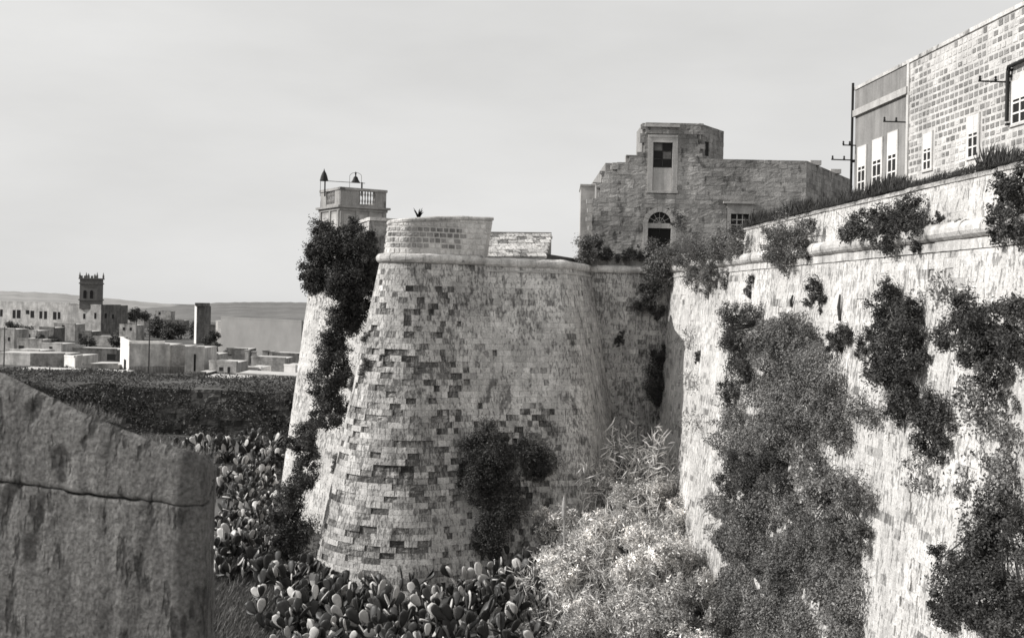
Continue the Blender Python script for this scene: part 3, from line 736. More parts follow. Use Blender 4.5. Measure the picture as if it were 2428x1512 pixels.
# ------------------------------------------------------------------ barracks on the right
K0 = np.array([xat(2027, 53.8, 300), 53.8]); kt = np.array([0.0655, -1.0]); kt /= np.linalg.norm(kt)
K1 = K0 + kt * 36
BFa = Facade(K0, K1); BRW = Wall(Path([tuple(K0), tuple(K1)]), 22.3)
bt = thing('barracks', 'tall barrack block with grey rendered end and checkered stone facade above the right rampart', 'building', (18, 40, 14.6))
uS = BFa.hit(2153, 300)[0]; ZB = BFa.hit(2031, 213)[1]; ZB2 = BFa.hit(2156, 140)[1]
print('barracks', uS, ZB, ZB2)
ZT = (ZB + ZB2) / 2
openB = [BFa.rect(2191, 2209, 318, 402), BFa.rect(2297, 2320, 276, 372), BFa.rect(2402, 2440, 190, 290)]
openA = [BFa.rect(2036, 2052, 350, 458), BFa.rect(2071, 2090, 333, 446), BFa.rect(2107, 2126, 316, 438)]
def bopen(z): return [(a - .2, b + .2) for (a, b, c, d) in openB if c - .2 < z < d + .25]
def bt_tone(u, z, r):
    n = len(u); c = vnoise(u * .35, z * .5, 31); hi = smooth(20.6, 21.4, z) ; lo = 1 - smooth(16.6, 17.2, z)
    p = np.clip(0.9 - 0.55 * hi - 0.3 * lo - 0.45 * (c < .28), 0.05, 1)
    return np.where(r.random(n) < p, r.uniform(0.35, 0.65, n), r.uniform(0.95, 1.15, n))
masonry(bt, BRW, uS, 34, 14.6, ZT - .1, M_BARR, course=0.27, wid=(0.34, 0.44), gap=0.045, bevel=0.01, back=-0.05, depth=lambda u, z, r: r.uniform(-.004, .012, len(u)), tone=bt_tone, openings=bopen, seed=91)
core(bt, BRW, np.linspace(uS, 36, 10), 14.5, ZT - .08, M_MORT, -0.012, 0.8, name='mortar_wall')
mb = MB(); BFa.slab(mb, 0, uS - .003, 14.5, ZT - .1, -.8, -.02); mb.build('rendered_wall', M_PLAST, bt)
mb = MB(); BFa.slab(mb, -.06, uS, ZT - 1.35, ZT - 1.05, -.1, .12); mb.build('cornice', M_TRIM, bt)
mb = MB(); BFa.slab(mb, -.03, uS, ZT - 1.047, ZT - .097, -.3, .0); mb.build('upper_band', M_PLAST, bt)
mb = MB(); BFa.slab(mb, -.08, 36, ZT - .095, ZT + .05, -.6, .05); mb.build('roof_coping', M_CORD, bt)
mb = MB(); BFa.slab(mb, uS - .12, uS + .1, 14.5, ZT - .1, -.03, .05); mb.build('corner_strip', M_MORT, bt)
mb = MB().prism([BFa.P(.05, -.5, 0)[:2], BFa.P(36, -.5, 0)[:2], BFa.P(36, -14, 0)[:2], BFa.P(.05, -14, 0)[:2]], 14.5, ZT - .2); mb.build('block_body', M_PLAST, bt)
for r4 in openA + openB:
    u0, u1, z0, z1 = r4; f = BFa.window(bt, (u0, u1, z0, z1), 0.0, 0.08, M_MORT, M_GLASS, None, True, 0.03)
    mb = MB(); c = (u0 + u1) / 2
    for k in range(5): z = z0 + (z1 - z0) * k / 4; BFa.slab(mb, u0, u1, z - .03, z + .03, .01, .035)
    for cc in (u0 + .04, c, u1 - .04): BFa.slab(mb, cc - .04, cc + .04, z0, z1, .011, .04)
    mb.build('sash', M_WHITE, f)
    mb = MB(); BFa.slab(mb, u0 + .02, u1 - .02, z0 + (z1 - z0) * .58, z1 - .02, .012, .03); mb.build('blind', M_WHITE, f)
def wallpipe(pts, rad, label, name='drain_pipe'):
    t = thing(name, label, 'pipe', BFa.P(pts[-1][0], pts[-1][1], pts[-1][2])); MB().tube([BFa.P(*p) for p in pts], rad, 8).build('pipe', M_IRON, t)
    mb = MB()
    for p in pts[1:]: mb.box(BFa.P(p[0], p[1] - .05, p[2] - .1), (.16, .16, .08))
    mb.build('bracket', M_IRON, t)
u0, z0 = BFa.hit(2398, 160); u1, z1 = BFa.hit(2396, 288)
wallpipe([(u0 + 3.0, .12, z0 + .05), (u0 + .05, .12, z0), (u0, .12, z0 - .2), (u0, .12, z1)], .07, 'black drain pipe bent at the top near the right edge of the barracks')
wallpipe([(-.08, .1, ZT + .25), (-.08, .1, 19), (-.08, .1, 14.7)], .06, 'dark drain pipe running down the left corner of the barracks')
def bracket(u, z, L, label):
    t = thing('insulator_bracket', label, 'bracket', BFa.P(u, 0, z))
    MB().tube([BFa.P(u, -.02, z), BFa.P(u, L, z)], .03, 5).build('arm', M_IRON, t)
    for k in (.45, .95):
        p = BFa.P(u, L * k, z); MB().lathe((p[0], p[1], z + .01), [(.03, 0), (.055, .05), (.03, .1), (.05, .14), (.02, .18)], 8).build('insulator', M_IRON, t)
for (x, y, L, lb) in ((2150, 290, 1.0, 'dark insulator bracket on the seam between render and stone'), (2394, 195, 1.1, 'dark insulator bracket beside the bent drain pipe'), (2028, 345, 0.6, 'upper thin insulator bracket left of the barracks corner'), (2026, 380, 1.1, 'lower thin insulator bracket left of the barracks corner')):
    u, z = BFa.hit(x, y); bracket(max(u, -.05), z, L, lb)

# ------------------------------------------------------------------ belvedere with bells
bv = thing('belvedere', 'small square lookout with balustrade rising behind the dark bush', 'lookout', (-9.5, 67, 14.6))
CA = np.array([-9.85, 65.2]); CB = np.array([-7.42, 66.75]); CL = np.array([-11.4, 67.63])
FR = Facade(CA, CB); FL = Facade(CL, CA); CD = CL + (CB - CA)
zc = zat(798, 487, 65.2); ztp = zat(798, 444, 65.2); zb = 14.6
M_BELV = stone('belvedere_stone', 0.36, attr=False, streak=.35, blotch=.2, fine=.25, bump=.3)
MB().prism([tuple(CL), tuple(CA), tuple(CB), tuple(CD)], zb, zc - .1).build('lower_storey', M_BELV, bv)
def grow(k): c = (CL + CB) / 2; return [tuple(c + (p - c) * k) for p in (CL, CA, CB, CD)]
MB().prism(grow(1.14), zc - .097, zc + .02).build('cornice', M_BELV, bv)
MB().prism(grow(1.05), zc - .25, zc - .1).build('frieze', M_BELV, bv)
for F2, L2 in ((FL, FL.L), (FR, FR.L)):
    for k in ((0.02, .30), (.72, .98)) if F2 is FL else ((0.0, .40), (.76, 1.0)):
        mb = MB(); F2.slab(mb, k[0] * L2, k[1] * L2, zc + .023, ztp - .12, -.22, 0.0); mb.build('balustrade_pier', M_BELV, bv)
    a, b = (.30, .72) if F2 is FL else (.40, .76)
    mb = MB(); F2.slab(mb, a * L2 + .002, b * L2 - .002, zc + .023, zc + .16, -.2, -.02); mb.build('plinth', M_BELV, bv)
    for k in range(6):
        c = (a + (b - a) * (k + .5) / 6) * L2; p = F2.P(c, -.11, zc + .16); h = ztp - .12 - zc - .16
        MB().lathe(p, [(.045, 0), (.03, .06 * h), (.065, .25 * h), (.03, .46 * h), (.04, .5 * h), (.03, .54 * h), (.065, .75 * h), (.03, .94 * h), (.045, h)], 8).build('baluster', M_BELV, bv)
    mb = MB(); F2.slab(mb, -.05, L2 + .05, ztp - .117, ztp + .03, -.26, .05); mb.build('handrail', M_BELV, bv)
    for k in (.0, .33, .62, .93) if F2 is FR else (.03, .5, .9):
        mb = MB(); F2.slab(mb, k * L2, k * L2 + .2, zb, zc - .26, -.05, .07); mb.build('pilaster', M_BELV, bv)
    for k in ((.08, .30), (.40, .58), (.70, .90)) if F2 is FR else ((.15, .46), (.6, .86)):
        mb = MB(); F2.slab(mb, k[0] * L2, k[1] * L2, zb + .4, zc - .45, -.05, .03); mb.build('shutter', M_PALE, bv)
for a, b in ((CB, CD), (CD, CL)):
    F2 = Facade(a, b); mb = MB(); F2.slab(mb, 0, F2.L, zc + .023, zc + .4, -.15, -.02); mb.build('rear_rail', M_BELV, bv)
# iron stands: pointed finial and bell joined by a bar
p0 = at(768, 440, 66.9); p1 = at(843, 433, 66.4); p2 = at(856, 436, 66.2)
zs = ztp + .02
cn_ = thing('pointed_finial', 'black pointed cone finial on a post at the left of the lookout', 'finial', (p0[0], p0[1], zs))
zf = zat(768, 428, 66.9); zf2 = zat(768, 403, 66.9); hh = zf2 - zf
MB().lathe((p0[0], p0[1], zf), [(.24, -.03), (.25, 0), (.23, .12 * hh), (.19, .4 * hh), (.12, .7 * hh), (.04, .92 * hh), (.008, hh + .08)], 12).build('cone', M_IRON, cn_)
MB().tube([(p0[0] + .06, p0[1], zs - .4), (p0[0] + .06, p0[1], zf)], .045, 6).tube([(p0[0] - .2, p0[1], zs - .4), (p0[0] - .2, p0[1], zf)], .015, 5).build('post', M_IRON, cn_)
bl = thing('bell', 'black bell hanging in a thin wire arch above the lookout', 'bell', (p1[0], p1[1], zs))
zb0 = zat(843, 433, 66.4); zb1 = zat(843, 408, 66.4); hb = zb1 - zb0
MB().lathe((p1[0], p1[1], zb0), [(.27, 0), (.24, .07 * hb), (.16, .3 * hb), (.12, .5 * hb), (.05, .6 * hb), (.035, .62 * hb), (.04, .8 * hb), (.06, .9 * hb), (.03, .96 * hb), (.008, hb + .03)], 12).build('bell_body', M_IRON, bl)
arch = [(p1[0] - .34, p1[1], zs - .4), (p1[0] - .34, p1[1], zb1 - .25)] + [(p1[0] - .34 * math.cos(a), p1[1], zb1 - .25 + .22 * math.sin(a)) for a in np.linspace(.3, math.pi - .3, 6)] + [(p1[0] + .34, p1[1], zb1 - .25), (p1[0] + .34, p1[1], zs - .4)]
MB().tube(arch, .012, 5).build('wire_arch', M_IRON, bl)
MB().tube([(p0[0] + .1, p0[1], zf - .02), (p1[0] + .55, p1[1], zb0 - .03)], .018, 5).tube([(p2[0] + .05, p2[1], zs - .4), (p2[0] + .05, p2[1], zb0)], .05, 6).build('support_bar', M_IRON, bl)

# ------------------------------------------------------------------ near parapet, left
fp = thing('near_parapet', 'rough weathered stone parapet end close to the camera at the lower left', 'parapet', (-1.3, 3, 10.35))
Rr = at(492, 1200, 2.6); Ll = at(0, 1140, 2.72)
dv = (Ll - Rr)[:2]; far = Rr[:2] + dv * 1.6
bk = np.array([xat(512, 3.25, 1150), 3.25])
FPth = Path([tuple(far), (Rr[0], Rr[1], 0.055), tuple(bk)], n=10)
def f_top(u):
    P = np.array([FPth.ev(k)[:2] for k in np.atleast_1d(u)]); px = CXP + FPX * P[:, 0] / P[:, 1]
    px, _ = proj(np.stack([P[:, 0], P[:, 1], np.full(len(P), 11.65)], -1))
    yy = np.interp(px, [-700, -200, 0, 100, 200, 290, 360, 430, 480, 505, 520, 526], [760, 820, 886, 935, 985, 1020, 1047, 1066, 1078, 1083, 1092, 1100])
    return np.array([zat(a, b, d) for a, b, d in zip(px, yy, P[:, 1])])
def slabstone(name, zlo, zhi, seed, rd=.03, slope=.22):
    nu, nv, nt = 170, 60, 14
    us = np.linspace(0, FPth.L, nu); zt_ = zhi(us) if callable(zhi) else np.full(nu, zhi); zl_ = zlo(us) if callable(zlo) else np.full(nu, zlo)
    x, y, nx, ny = FPth.ev(us); rows = []
    cxy = np.stack([x * 1.22, y * 1.22], -1)
    rows.append(np.stack([x * 1.18, y * 1.18, zl_ - .0005], -1))
    for k in range(nv + nt):
        if k < nv:
            f = k / (nv - 1); z = zl_ + (zt_ - zl_) * f
            e0 = np.maximum(0, 0.008 - (z - zl_)) * 1.2; e1 = np.maximum(0, rd - (zt_ - z)); o = -e0 * .3 - e1 ** 2 * 14
            px_, py_ = x + nx * o, y + ny * o
        else:
            f = (k - nv + 1) / nt; px_ = x * (1 - f) + cxy[:, 0] * f - nx * .012; py_ = y * (1 - f) + cxy[:, 1] * f - ny * .012
            z = zt_ - slope * np.hypot(px_ - x, py_ - y) - (.008 if slope else 0)
        rows.append(np.stack([px_, py_, z], -1))
    V = np.concatenate(rows); N3 = np.tile(np.stack([nx, ny, nx * 0], -1), (nv + nt + 1, 1)); N3[:nu] = 0
    for i in range(len(V)):
        p = Vector(V[i]); q = Vector((p.x * 9, p.y * 9, p.z * 5)); a = mnoise.noise(q + Vector((seed, 0, 0))); b = mnoise.noise(p * 34); c = mnoise.noise(Vector((p.x * 30, p.y * 30, p.z * 9)))
        pit = max(0, mnoise.noise(Vector((p.x * 16, p.y * 16, p.z * 9)) + Vector((5, seed, 3))) - .38) * .03
        V[i] += N3[i] * (.004 * a + .0022 * b + .003 * c - pit)
        if i >= (nv + 1) * nu and slope: V[i][2] += .006 * b + .004 * a
    m = nv + nt + 1; idx = np.arange(m * nu).reshape(m, nu)
    F = np.stack([idx[:-1, :-1], idx[:-1, 1:], idx[1:, 1:], idx[1:, :-1]], -1).reshape(-1, 4)
    link(name, mesh_np(name, V, F, smooth=True), M_FORE, fp)
uR = FPth.L - .72; zjR = zat(480, 1209, 2.6); zjL = zat(0, 1140, 2.72)
def zj(u):
    x, y, _, _ = FPth.ev(np.asarray(u)); t = (Rr[0] - x) / (Rr[0] - Ll[0]); return zjR + (zjL - zjR) * np.clip(t, 0, 2)
jw = lambda u: .005 * (vnoise(u * 11, u * 0, 60) - .5) + .005 * (vnoise(u * 45, u * 0, 61) - .5)
slabstone('coping_stone', lambda u: zj(u) + .0005 + jw(u), f_top, 3)
slabstone('lower_stone', 11.05, lambda u: zj(u) - .0025 + jw(u) - .003 * (vnoise(u * 37, u * 0, 62) > .55), 8, .004, 0)
slabstone('base_stone', 10.3, 11.04, 14, .004, 0)

# ------------------------------------------------------------------ village
SC = 1 / 1.6079                                  # photograph pixels to the 2428 view
def gz(d, x): return float(ground_z(x, d))
def vhouse(label, plan, ytop, mats, wins=(), name='village_house', cat='house', roofy=True, doors=(), zbot=None, coping=.25):
    """plan: [(photo x, distance)...] left to right along the faces we see; ytop: photo y of the top at the first face"""
    P = [np.array([xat(x * SC, d, 780), d]) for x, d in plan]
    dn = min(p[1] for p in P); i0 = [i for i, p in enumerate(P) if p[1] == dn][0]
    zt = zat(plan[i0][0] * SC, ytop * SC, dn); zb_ = (min(gz(p[1], p[0]) for p in P) - 1.2) if zbot is None else zbot
    back = [P[-1] + np.array([.0, 7.0]), P[0] + np.array([0.0, 7.0 + max(0, P[-1][1] - P[0][1])])]
    t = thing(name, label, cat, (P[i0][0], P[i0][1] + 3, zb_ + 1))
    poly = [tuple(p) for p in P + back]
    faces = [Facade(P[i], P[i + 1]) for i in range(len(P) - 1)]
    MB().prism(poly, zb_, zt - .02).build('wall', mats[-1], t)
    for i, F in enumerate(faces):
        m = mats[min(i, len(mats) - 1)]
        mb = MB(); F.slab(mb, 0.01, F.L - .01, zb_, zt - .04, -.1, .03); mb.build('facade', m, t)
        mb = MB(); F.slab(mb, -.03, F.L + .03, zt - .035, zt + coping, -.25, .06); mb.build('roof_parapet', m, t)
    if roofy: MB().prism([tuple(np.array(p) * .98 + np.mean(np.array(poly), 0) * .02) for p in poly], zt - .015, zt + .04).build('roof', M_ROOF, t)
    for (fi, x0, x1, y0, y1) in wins:
        F = faces[fi]; F.window(t, F.rect((x0 - 1.5) * SC, (x1 + 1.5) * SC, (y0 - 1) * SC, (y1 + 1) * SC), .03, .03, mats[min(fi, len(mats) - 1)], M_DARK, None, True, .03)
    for (fi, x0, x1, y0) in doors:
        F = faces[fi]; r4 = F.rect(x0 * SC, x1 * SC, y0 * SC, y0 * SC + 5); mb = MB(); F.slab(mb, r4[0], r4[1], zb_, r4[3], -.02, .05); mb.build('door', M_DARK, t)
    return t, P, zt, zb_, faces
# church
CDp = 360
vhouse('long pale two storey convent range with a row of windows left of the church tower', [(-60, 372), (262, 360)], 1157, [M_PALE],
       [(0, 2, 9, 1180, 1205), (0, 50, 58, 1182, 1212), (0, 66, 77, 1182, 1212), (0, 101, 111, 1183, 1196), (0, 118, 129, 1185, 1210), (0, 152, 160, 1187, 1213), (0, 170, 178, 1187, 1215), (0, 204, 214, 1189, 1217), (0, 222, 229, 1190, 1215)], name='convent', cat='building')
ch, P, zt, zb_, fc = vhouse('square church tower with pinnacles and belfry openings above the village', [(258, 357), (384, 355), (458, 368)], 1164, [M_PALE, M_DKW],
       [(0, 319, 324, 1196, 1214), (0, 361, 366, 1193, 1214), (1, 400, 405, 1195, 1212), (1, 428, 432, 1199, 1214)], name='church_tower', cat='church')
M_TOWER = plain('tower_stone', 0.12, 0.9, 0.2, 0.6)
tx0, tx1 = xat(305 * SC, 356, 700), xat(371 * SC, 356, 700); zt0 = zat(340 * SC, 1165 * SC, 356); zt1 = zat(340 * SC, 1062 * SC, 356); zt2 = zat(340 * SC, 1042 * SC, 356)
MB().prism([(tx0, 355.6), (tx1, 355.6), (tx1, 355.6 + tx1 - tx0), (tx0, 355.6 + tx1 - tx0)], zt0 - 1, zt1).build('belfry', M_TOWER, ch)
for (za, g) in ((zat(340 * SC, 1143 * SC, 356), .25), (zat(340 * SC, 1080 * SC, 356), .22), (zt1, .3)):
    MB().prism([(tx0 - g, 355.6 - g), (tx1 + g, 355.6 - g), (tx1 + g, 355.6 + tx1 - tx0 + g), (tx0 - g, 355.6 + tx1 - tx0 + g)], za - .2, za + .2).build('string_course', M_TOWER, ch)
TF_ = Facade((tx0, 355.6), (tx1, 355.6))
for a, b in ((.22, .40), (.60, .78)):
    z0 = zat(340 * SC, 1137 * SC, 356); z1 = zat(340 * SC, 1112 * SC, 356); mb = MB(); L2 = TF_.L
    pts = [(a * L2, z0), (b * L2, z0), (b * L2, z1)] + [((a + b) / 2 * L2 + (b - a) / 2 * L2 * math.cos(q), z1 + (b - a) / 2 * L2 * math.sin(q)) for q in np.linspace(.4, math.pi - .4, 5)] + [(a * L2, z1)]
    mb.add([TF_.P(u, .06, z) for u, z in pts] + [TF_.P(u, -.3, z) for u, z in pts], [tuple(range(len(pts)))] + [(i, i + len(pts), (i + 1) % len(pts) + len(pts), (i + 1) % len(pts)) for i in range(len(pts))]); mb.build('belfry_opening', M_DARK, ch)
w_ = tx1 - tx0
for (a, b) in ((0, 0), (1, 0), (0, 1), (1, 1), (.5, 0), (.5, 1)):
    MB().lathe((tx0 + a * w_, 355.6 + b * w_, zt1), [(.3, 0), (.3, .8), (.36, .9), (.22, 1.2), (.05, zt2 - zt1 + (.4 if a != .5 else 0))], 6).build('pinnacle', M_TOWER, ch)
mb = MB()
for k in range(5):
    if k % 2 == 0 or True: mb.box((tx0 + w_ * (.1 + .2 * k), 355.6, zt1 + .45), (w_ * .12, .3, .9))
mb.build('crenel', M_TOWER, ch)
# houses, from the far ones to the near ones
vhouse('small grey house at the far left edge with one little window', [(-30, 236), (56, 234)], 1256, [M_MID], [(0, 32, 38, 1286, 1298)])
vhouse('low pale house with a sunlit flat roof left of the dark trees', [(66, 228), (160, 226)], 1296, [M_MID], [(0, 74, 90, 1318, 1336)])
vhouse('low pale house with one dark doorway below the convent', [(160, 222), (236, 221)], 1312, [M_PALE], [(0, 190, 198, 1322, 1342)])
vhouse('flat grey shed in front of the convent', [(205, 300), (286, 298)], 1236, [M_MID], [(0, 238, 245, 1240, 1254)], name='shed', cat='shed')
vhouse('dark shed under the church tower', [(292, 280), (348, 279)], 1264, [M_DKW], [], name='shed', cat='shed', doors=[(0, 300, 312, 1272)])
vhouse('low house with sunlit roof strip below the church', [(348, 268), (450, 266)], 1287, [M_MID])
vhouse('long low house with bright roof edge left of the white house', [(278, 205), (446, 203)], 1334, [M_DKW], [(0, 410, 440, 1350, 1372)])
vhouse('pale rubble walled yard house at the far left with one dark window', [(-40, 186), (118, 184), (250, 187)], 1352, [M_PALE, M_MID], [(0, 10, 30, 1402, 1416)], roofy=True)
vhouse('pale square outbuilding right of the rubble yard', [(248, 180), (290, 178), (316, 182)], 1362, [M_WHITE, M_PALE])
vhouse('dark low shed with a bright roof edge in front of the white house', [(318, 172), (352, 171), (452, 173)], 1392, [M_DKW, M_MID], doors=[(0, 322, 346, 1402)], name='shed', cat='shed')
wh, P, zt, zb_, fc = vhouse('white flat roofed house with a sunlit gable end and long railed balcony', [(461, 176), (495, 168), (648, 170.5)], 1316, [M_WHITE, M_PALE], [(0, 475, 480, 1370, 1425)])  # gable whiter than the front: sun and shade put into the wall colours
mb = MB()
F0 = fc[0]; z1 = zat(461 * SC, 1283 * SC, 176); z0 = zat(495 * SC, 1300 * SC, 168)
mb.add([F0.P(u, o, z) for o in (.05, -.3) for u, z in ((0, zt), (F0.L, zt), (F0.L, z0), (F0.L * .35, z1 - .15), (0, z1))], [(0, 1, 2, 3, 4), (9, 8, 7, 6, 5)] + [(i, i + 5, (i + 1) % 5 + 5, (i + 1) % 5) for i in range(5)]); mb.build('gable', M_WHITE, wh)
F1 = fc[1]; r4 = F1.rect(497 * SC, 738 * SC, 1393 * SC, 1430 * SC)
mb = MB(); F1.slab(mb, 0.0, r4[1], r4[2] - .2, r4[2], .0, 1.3); mb.build('balcony_slab', M_MID, wh)
mb = MB(); F1.slab(mb, 0.0, r4[1], r4[3] - .08, r4[3], 1.2, 1.28); mb.build('balcony_rail', M_MID, wh)
nb = 44
for k in range(nb):
    u = r4[1] * (k + .5) / nb; mb = MB(); F1.slab(mb, u - .05, u + .05, r4[2], r4[3] - .08, 1.22, 1.26); mb.build('baluster', M_DKW, wh)
mb = MB(); F1.slab(mb, 0, F1.L * .97, zt + .05, zt + .55, -3.5, -3.1); mb.build('roof_wall', M_WHITE, wh)
vhouse('shaded grey wing joined to the right of the white house', [(650, 171), (706, 171.6)], 1322, [M_MID])
vhouse('pale cube house with a broken roof edge right of the white house', [(707, 166), (781, 166.5)], 1326, [M_PALE], [(0, 741, 744, 1350, 1440)])
tw, P, zt, zb_, fc = vhouse('tall thin water tower with a pale sunlit side in front of the dark hill', [(741, 300), (749, 297), (776, 299)], 1166, [M_WHITE, M_DKW], name='water_tower', cat='tower')  # light side, dark front: the fall of sunlight painted as two wall colours
MB().prism([(P[1][0] - .4, 296.5), (P[2][0] + .2, 297), (P[2][0] + .2, 304), (P[0][0] - .3, 304)], zt, zt + .8).build('tank', M_DKW, tw)
vhouse('dark grey house below the water tower', [(780, 262), (822, 262)], 1240, [M_DKW], [(0, 800, 812, 1262, 1278)])
big, P, zt, zb_, fc = vhouse('huge plain grey shed wall with two pale end piers on the right of the village', [(842, 250), (1150, 226)], 1226, [plain('smooth_render', 0.24, .9, .12, .25)], name='shed', cat='shed', roofy=False)
for xx in (822, 836):
    p = [xat(xx * SC, 252, 780), 252 if xx < 830 else 250.5]; MB().prism([(p[0], p[1]), (p[0] + 1.0, p[1]), (p[0] + 1.0, p[1] + 2), (p[0], p[1] + 2)], zb_, zat(xx * SC, 1222 * SC, 251)).build('end_pier', M_WHITE, big)
vhouse('small pale house with one window above the big shed', [(1044, 330), (1150, 328)], 1228, [M_PALE], [(0, 1082, 1092, 1252, 1268)])
vhouse('ruined low wall with dark gaps under the big shed', [(866, 205), (945, 204)], 1333, [M_DKW], name='ruin', cat='ruin')
for i, (a, b, y) in enumerate(((934, 948, 1336), (960, 975, 1342), (1001, 1022, 1337), (1026, 1044, 1341))):
    p = xat(a * SC, 200, 820), xat(b * SC, 200, 820); t = thing('stone_pier', ['leftmost', 'second', 'third', 'rightmost'][i] + ' of four pale stone piers below the big shed', 'pier', (p[0], 200, -1), 'pale piers below the big shed')
    z1 = zat(a * SC, y * SC, 200); MB().prism([(p[0], 200), (p[1], 200), (p[1], 201), (p[0], 201)], -2, z1).build('shaft', M_PALE, t); MB().prism([(p[0] - .1, 199.9), (p[1] + .1, 199.9), (p[1] + .1, 201.1), (p[0] - .1, 201.1)], z1, z1 + .15).build('cap', M_PALE, t)
vhouse('dark low house behind the white hut', [(960, 188), (1090, 186)], 1368, [M_MID], doors=[(0, 1010, 1020, 1390)])
vhouse('little white hut with rounded roof edge beside the lane', [(949, 170), (999, 169)], 1404, [M_WHITE], [(0, 985, 996, 1410, 1424)])
vhouse('low pale block at the foot of the sunlit bastion edge', [(1086, 172), (1130, 171)], 1396, [M_WHITE])
vhouse('low grey farm building right of the pale cube house', [(800, 164), (905, 162)], 1384, [M_MID], [(0, 838, 850, 1400, 1412)], doors=[(0, 868, 878, 1398)])
vhouse('small dark shed with pale corner posts in front of the cube house', [(741, 158), (785, 157.5)], 1424, [M_DKW], name='shed', cat='shed')
vhouse('long low pale terrace wall catching the sun along the lane', [(905, 152), (1140, 148)], 1436, [M_MID], name='field_wall', cat='wall', coping=.1)
vhouse('ruined pale rubble hut with one black doorway before the white house', [(455, 150), (512, 148), (668, 149)], 1452, [M_PALE], name='ruin', cat='ruin', doors=[(1, 598, 610, 1454)], coping=.05)
def slab_thing(name, label, cat, q, zt_, h, mat):
    t = thing(name, label, cat, (q[0][0], q[0][1], zt_ - h)); MB().prism(q, zt_ - h, zt_).build('body', mat, t)
    MB().prism([(a, b) for a, b in q], zt_ + .004, zt_ + .1).build('top', M_ROOF, t)
pq = [(xat(20 * SC, 132, 880), 131), (xat(382 * SC, 132, 880), 131), (xat(375 * SC, 150, 880), 152), (xat(40 * SC, 150, 880), 152)]
slab_thing('flat_terrace', 'long bright flat topped terrace in front of the left houses', 'terrace', pq, zat(200 * SC, 1462 * SC, 131), 3, M_PALE)
for i, (x, y0, y1, d, lb) in enumerate(((571, 1220, 1470, 150, 'thin pole in front of the white house'), (190, 1400, 1470, 128, 'short pole at the left end of the bright terrace'), (263, 1415, 1475, 128, 'short pole in the middle of the bright terrace'), (18, 1245, 1345, 180, 'dark pole beside the small grey house at the left edge'))):
    a = at(x * SC, y0 * SC, d); t = thing('utility_pole', lb, 'pole', (a[0], d, gz(d, a[0])))
    MB().tube([(a[0], d, gz(d, a[0]) - .3), (a[0], d, a[2])], [.11, .07], 6).build('mast', M_WOOD, t); MB().box((a[0], d, a[2] - .3), (.9, .08, .08)).build('crossarm', M_WOOD, t)
vhouse('small grey house with two windows on the roofs below the convent', [(60, 262), (140, 260)], 1262, [M_MID], [(0, 74, 80, 1272, 1284), (0, 108, 114, 1274, 1286)])
vhouse('square dark house between convent and church shed', [(150, 286), (206, 284)], 1250, [M_DKW], [(0, 170, 176, 1258, 1268)])
vhouse('low pale yard building with a row of small openings above the rubble yard', [(40, 205), (150, 203)], 1338, [M_PALE], [(0, 60, 66, 1344, 1354), (0, 92, 98, 1345, 1355), (0, 124, 130, 1346, 1356)])
vhouse('grey roofed store right of the church between trees', [(455, 318), (520, 316)], 1240, [M_MID], [(0, 470, 476, 1248, 1258), (0, 496, 502, 1249, 1259)])
vhouse('long dark roofed house on the rise before the far hill', [(560, 430), (700, 426)], 1222, [M_DKW], [(0, 580, 586, 1228, 1236), (0, 630, 636, 1229, 1237)])
vhouse('pale little house on the slope left of the water tower', [(480, 470), (548, 468)], 1196, [M_MID], [(0, 496, 502, 1202, 1212), (0, 524, 530, 1203, 1213)])
vhouse('small pale house high on the slope right of the church', [(590, 560), (650, 558)], 1186, [M_MID], [(0, 606, 611, 1190, 1198)])
vhouse('squat grey shed under the eaves of the cube house', [(782, 178), (830, 177)], 1352, [M_MID], [(0, 796, 804, 1362, 1374)], name='shed', cat='shed')
vhouse('low rubble yard wall before the farm building', [(770, 146), (925, 144)], 1446, [M_MID], name='yard_wall', cat='wall', coping=.05)
vhouse('pale rubble yard wall left of the ruined hut', [(375, 140), (462, 139)], 1464, [M_PALE], name='yard_wall', cat='wall', coping=.05)
vhouse('grey garden wall between the dark shed and the white house', [(300, 160), (455, 158)], 1424, [M_MID], [(0, 350, 358, 1428, 1440)], name='yard_wall', cat='wall', coping=.05)
vhouse('dark garden wall under the rubble yard at the left', [(40, 156), (270, 154)], 1418, [M_DKW], name='yard_wall', cat='wall', coping=.05)
vhouse('dark stable with two openings under the big shed', [(1040, 196), (1140, 194)], 1352, [M_DKW], [(0, 1056, 1066, 1362, 1376), (0, 1092, 1102, 1362, 1376)], name='stable', cat='shed')
# overgrown counterscarp across the ditch
ew = thing('ditch_wall', 'dark overgrown stone bank along the far side of the ditch below the village', 'wall', (-25, 110, 0))
EP = Path([(-75, 109.5), (-8, 108.0)]); EW = Wall(EP, 3.8, .12)
masonry(ew, EW, 0, EP.L, -1.6, 3.8, stone('dark_bank_stone', 0.12, streak=.4, blotch=.4, fine=.4, bump=.8, stain=.8), course=.5, wid=(.6, 1.3), nparts=120, depth=lambda u, z, r: -r.uniform(0, .14, len(u)), rough=lambda u, z, r: np.full(len(u), .04), tone=lambda u, z, r: r.uniform(.4, 1.5, len(u)), ztop=lambda u: 2.9 + .8 * vnoise(u * .25, u * 0, 12), seed=95)  # dark base colour, tone random by stone
core(ew, EW, np.linspace(0, EP.L, 30), -2, lambda u: 2.8 + .8 * vnoise(u * .25, u * 0, 12), M_DKW, -.16, 2.5)

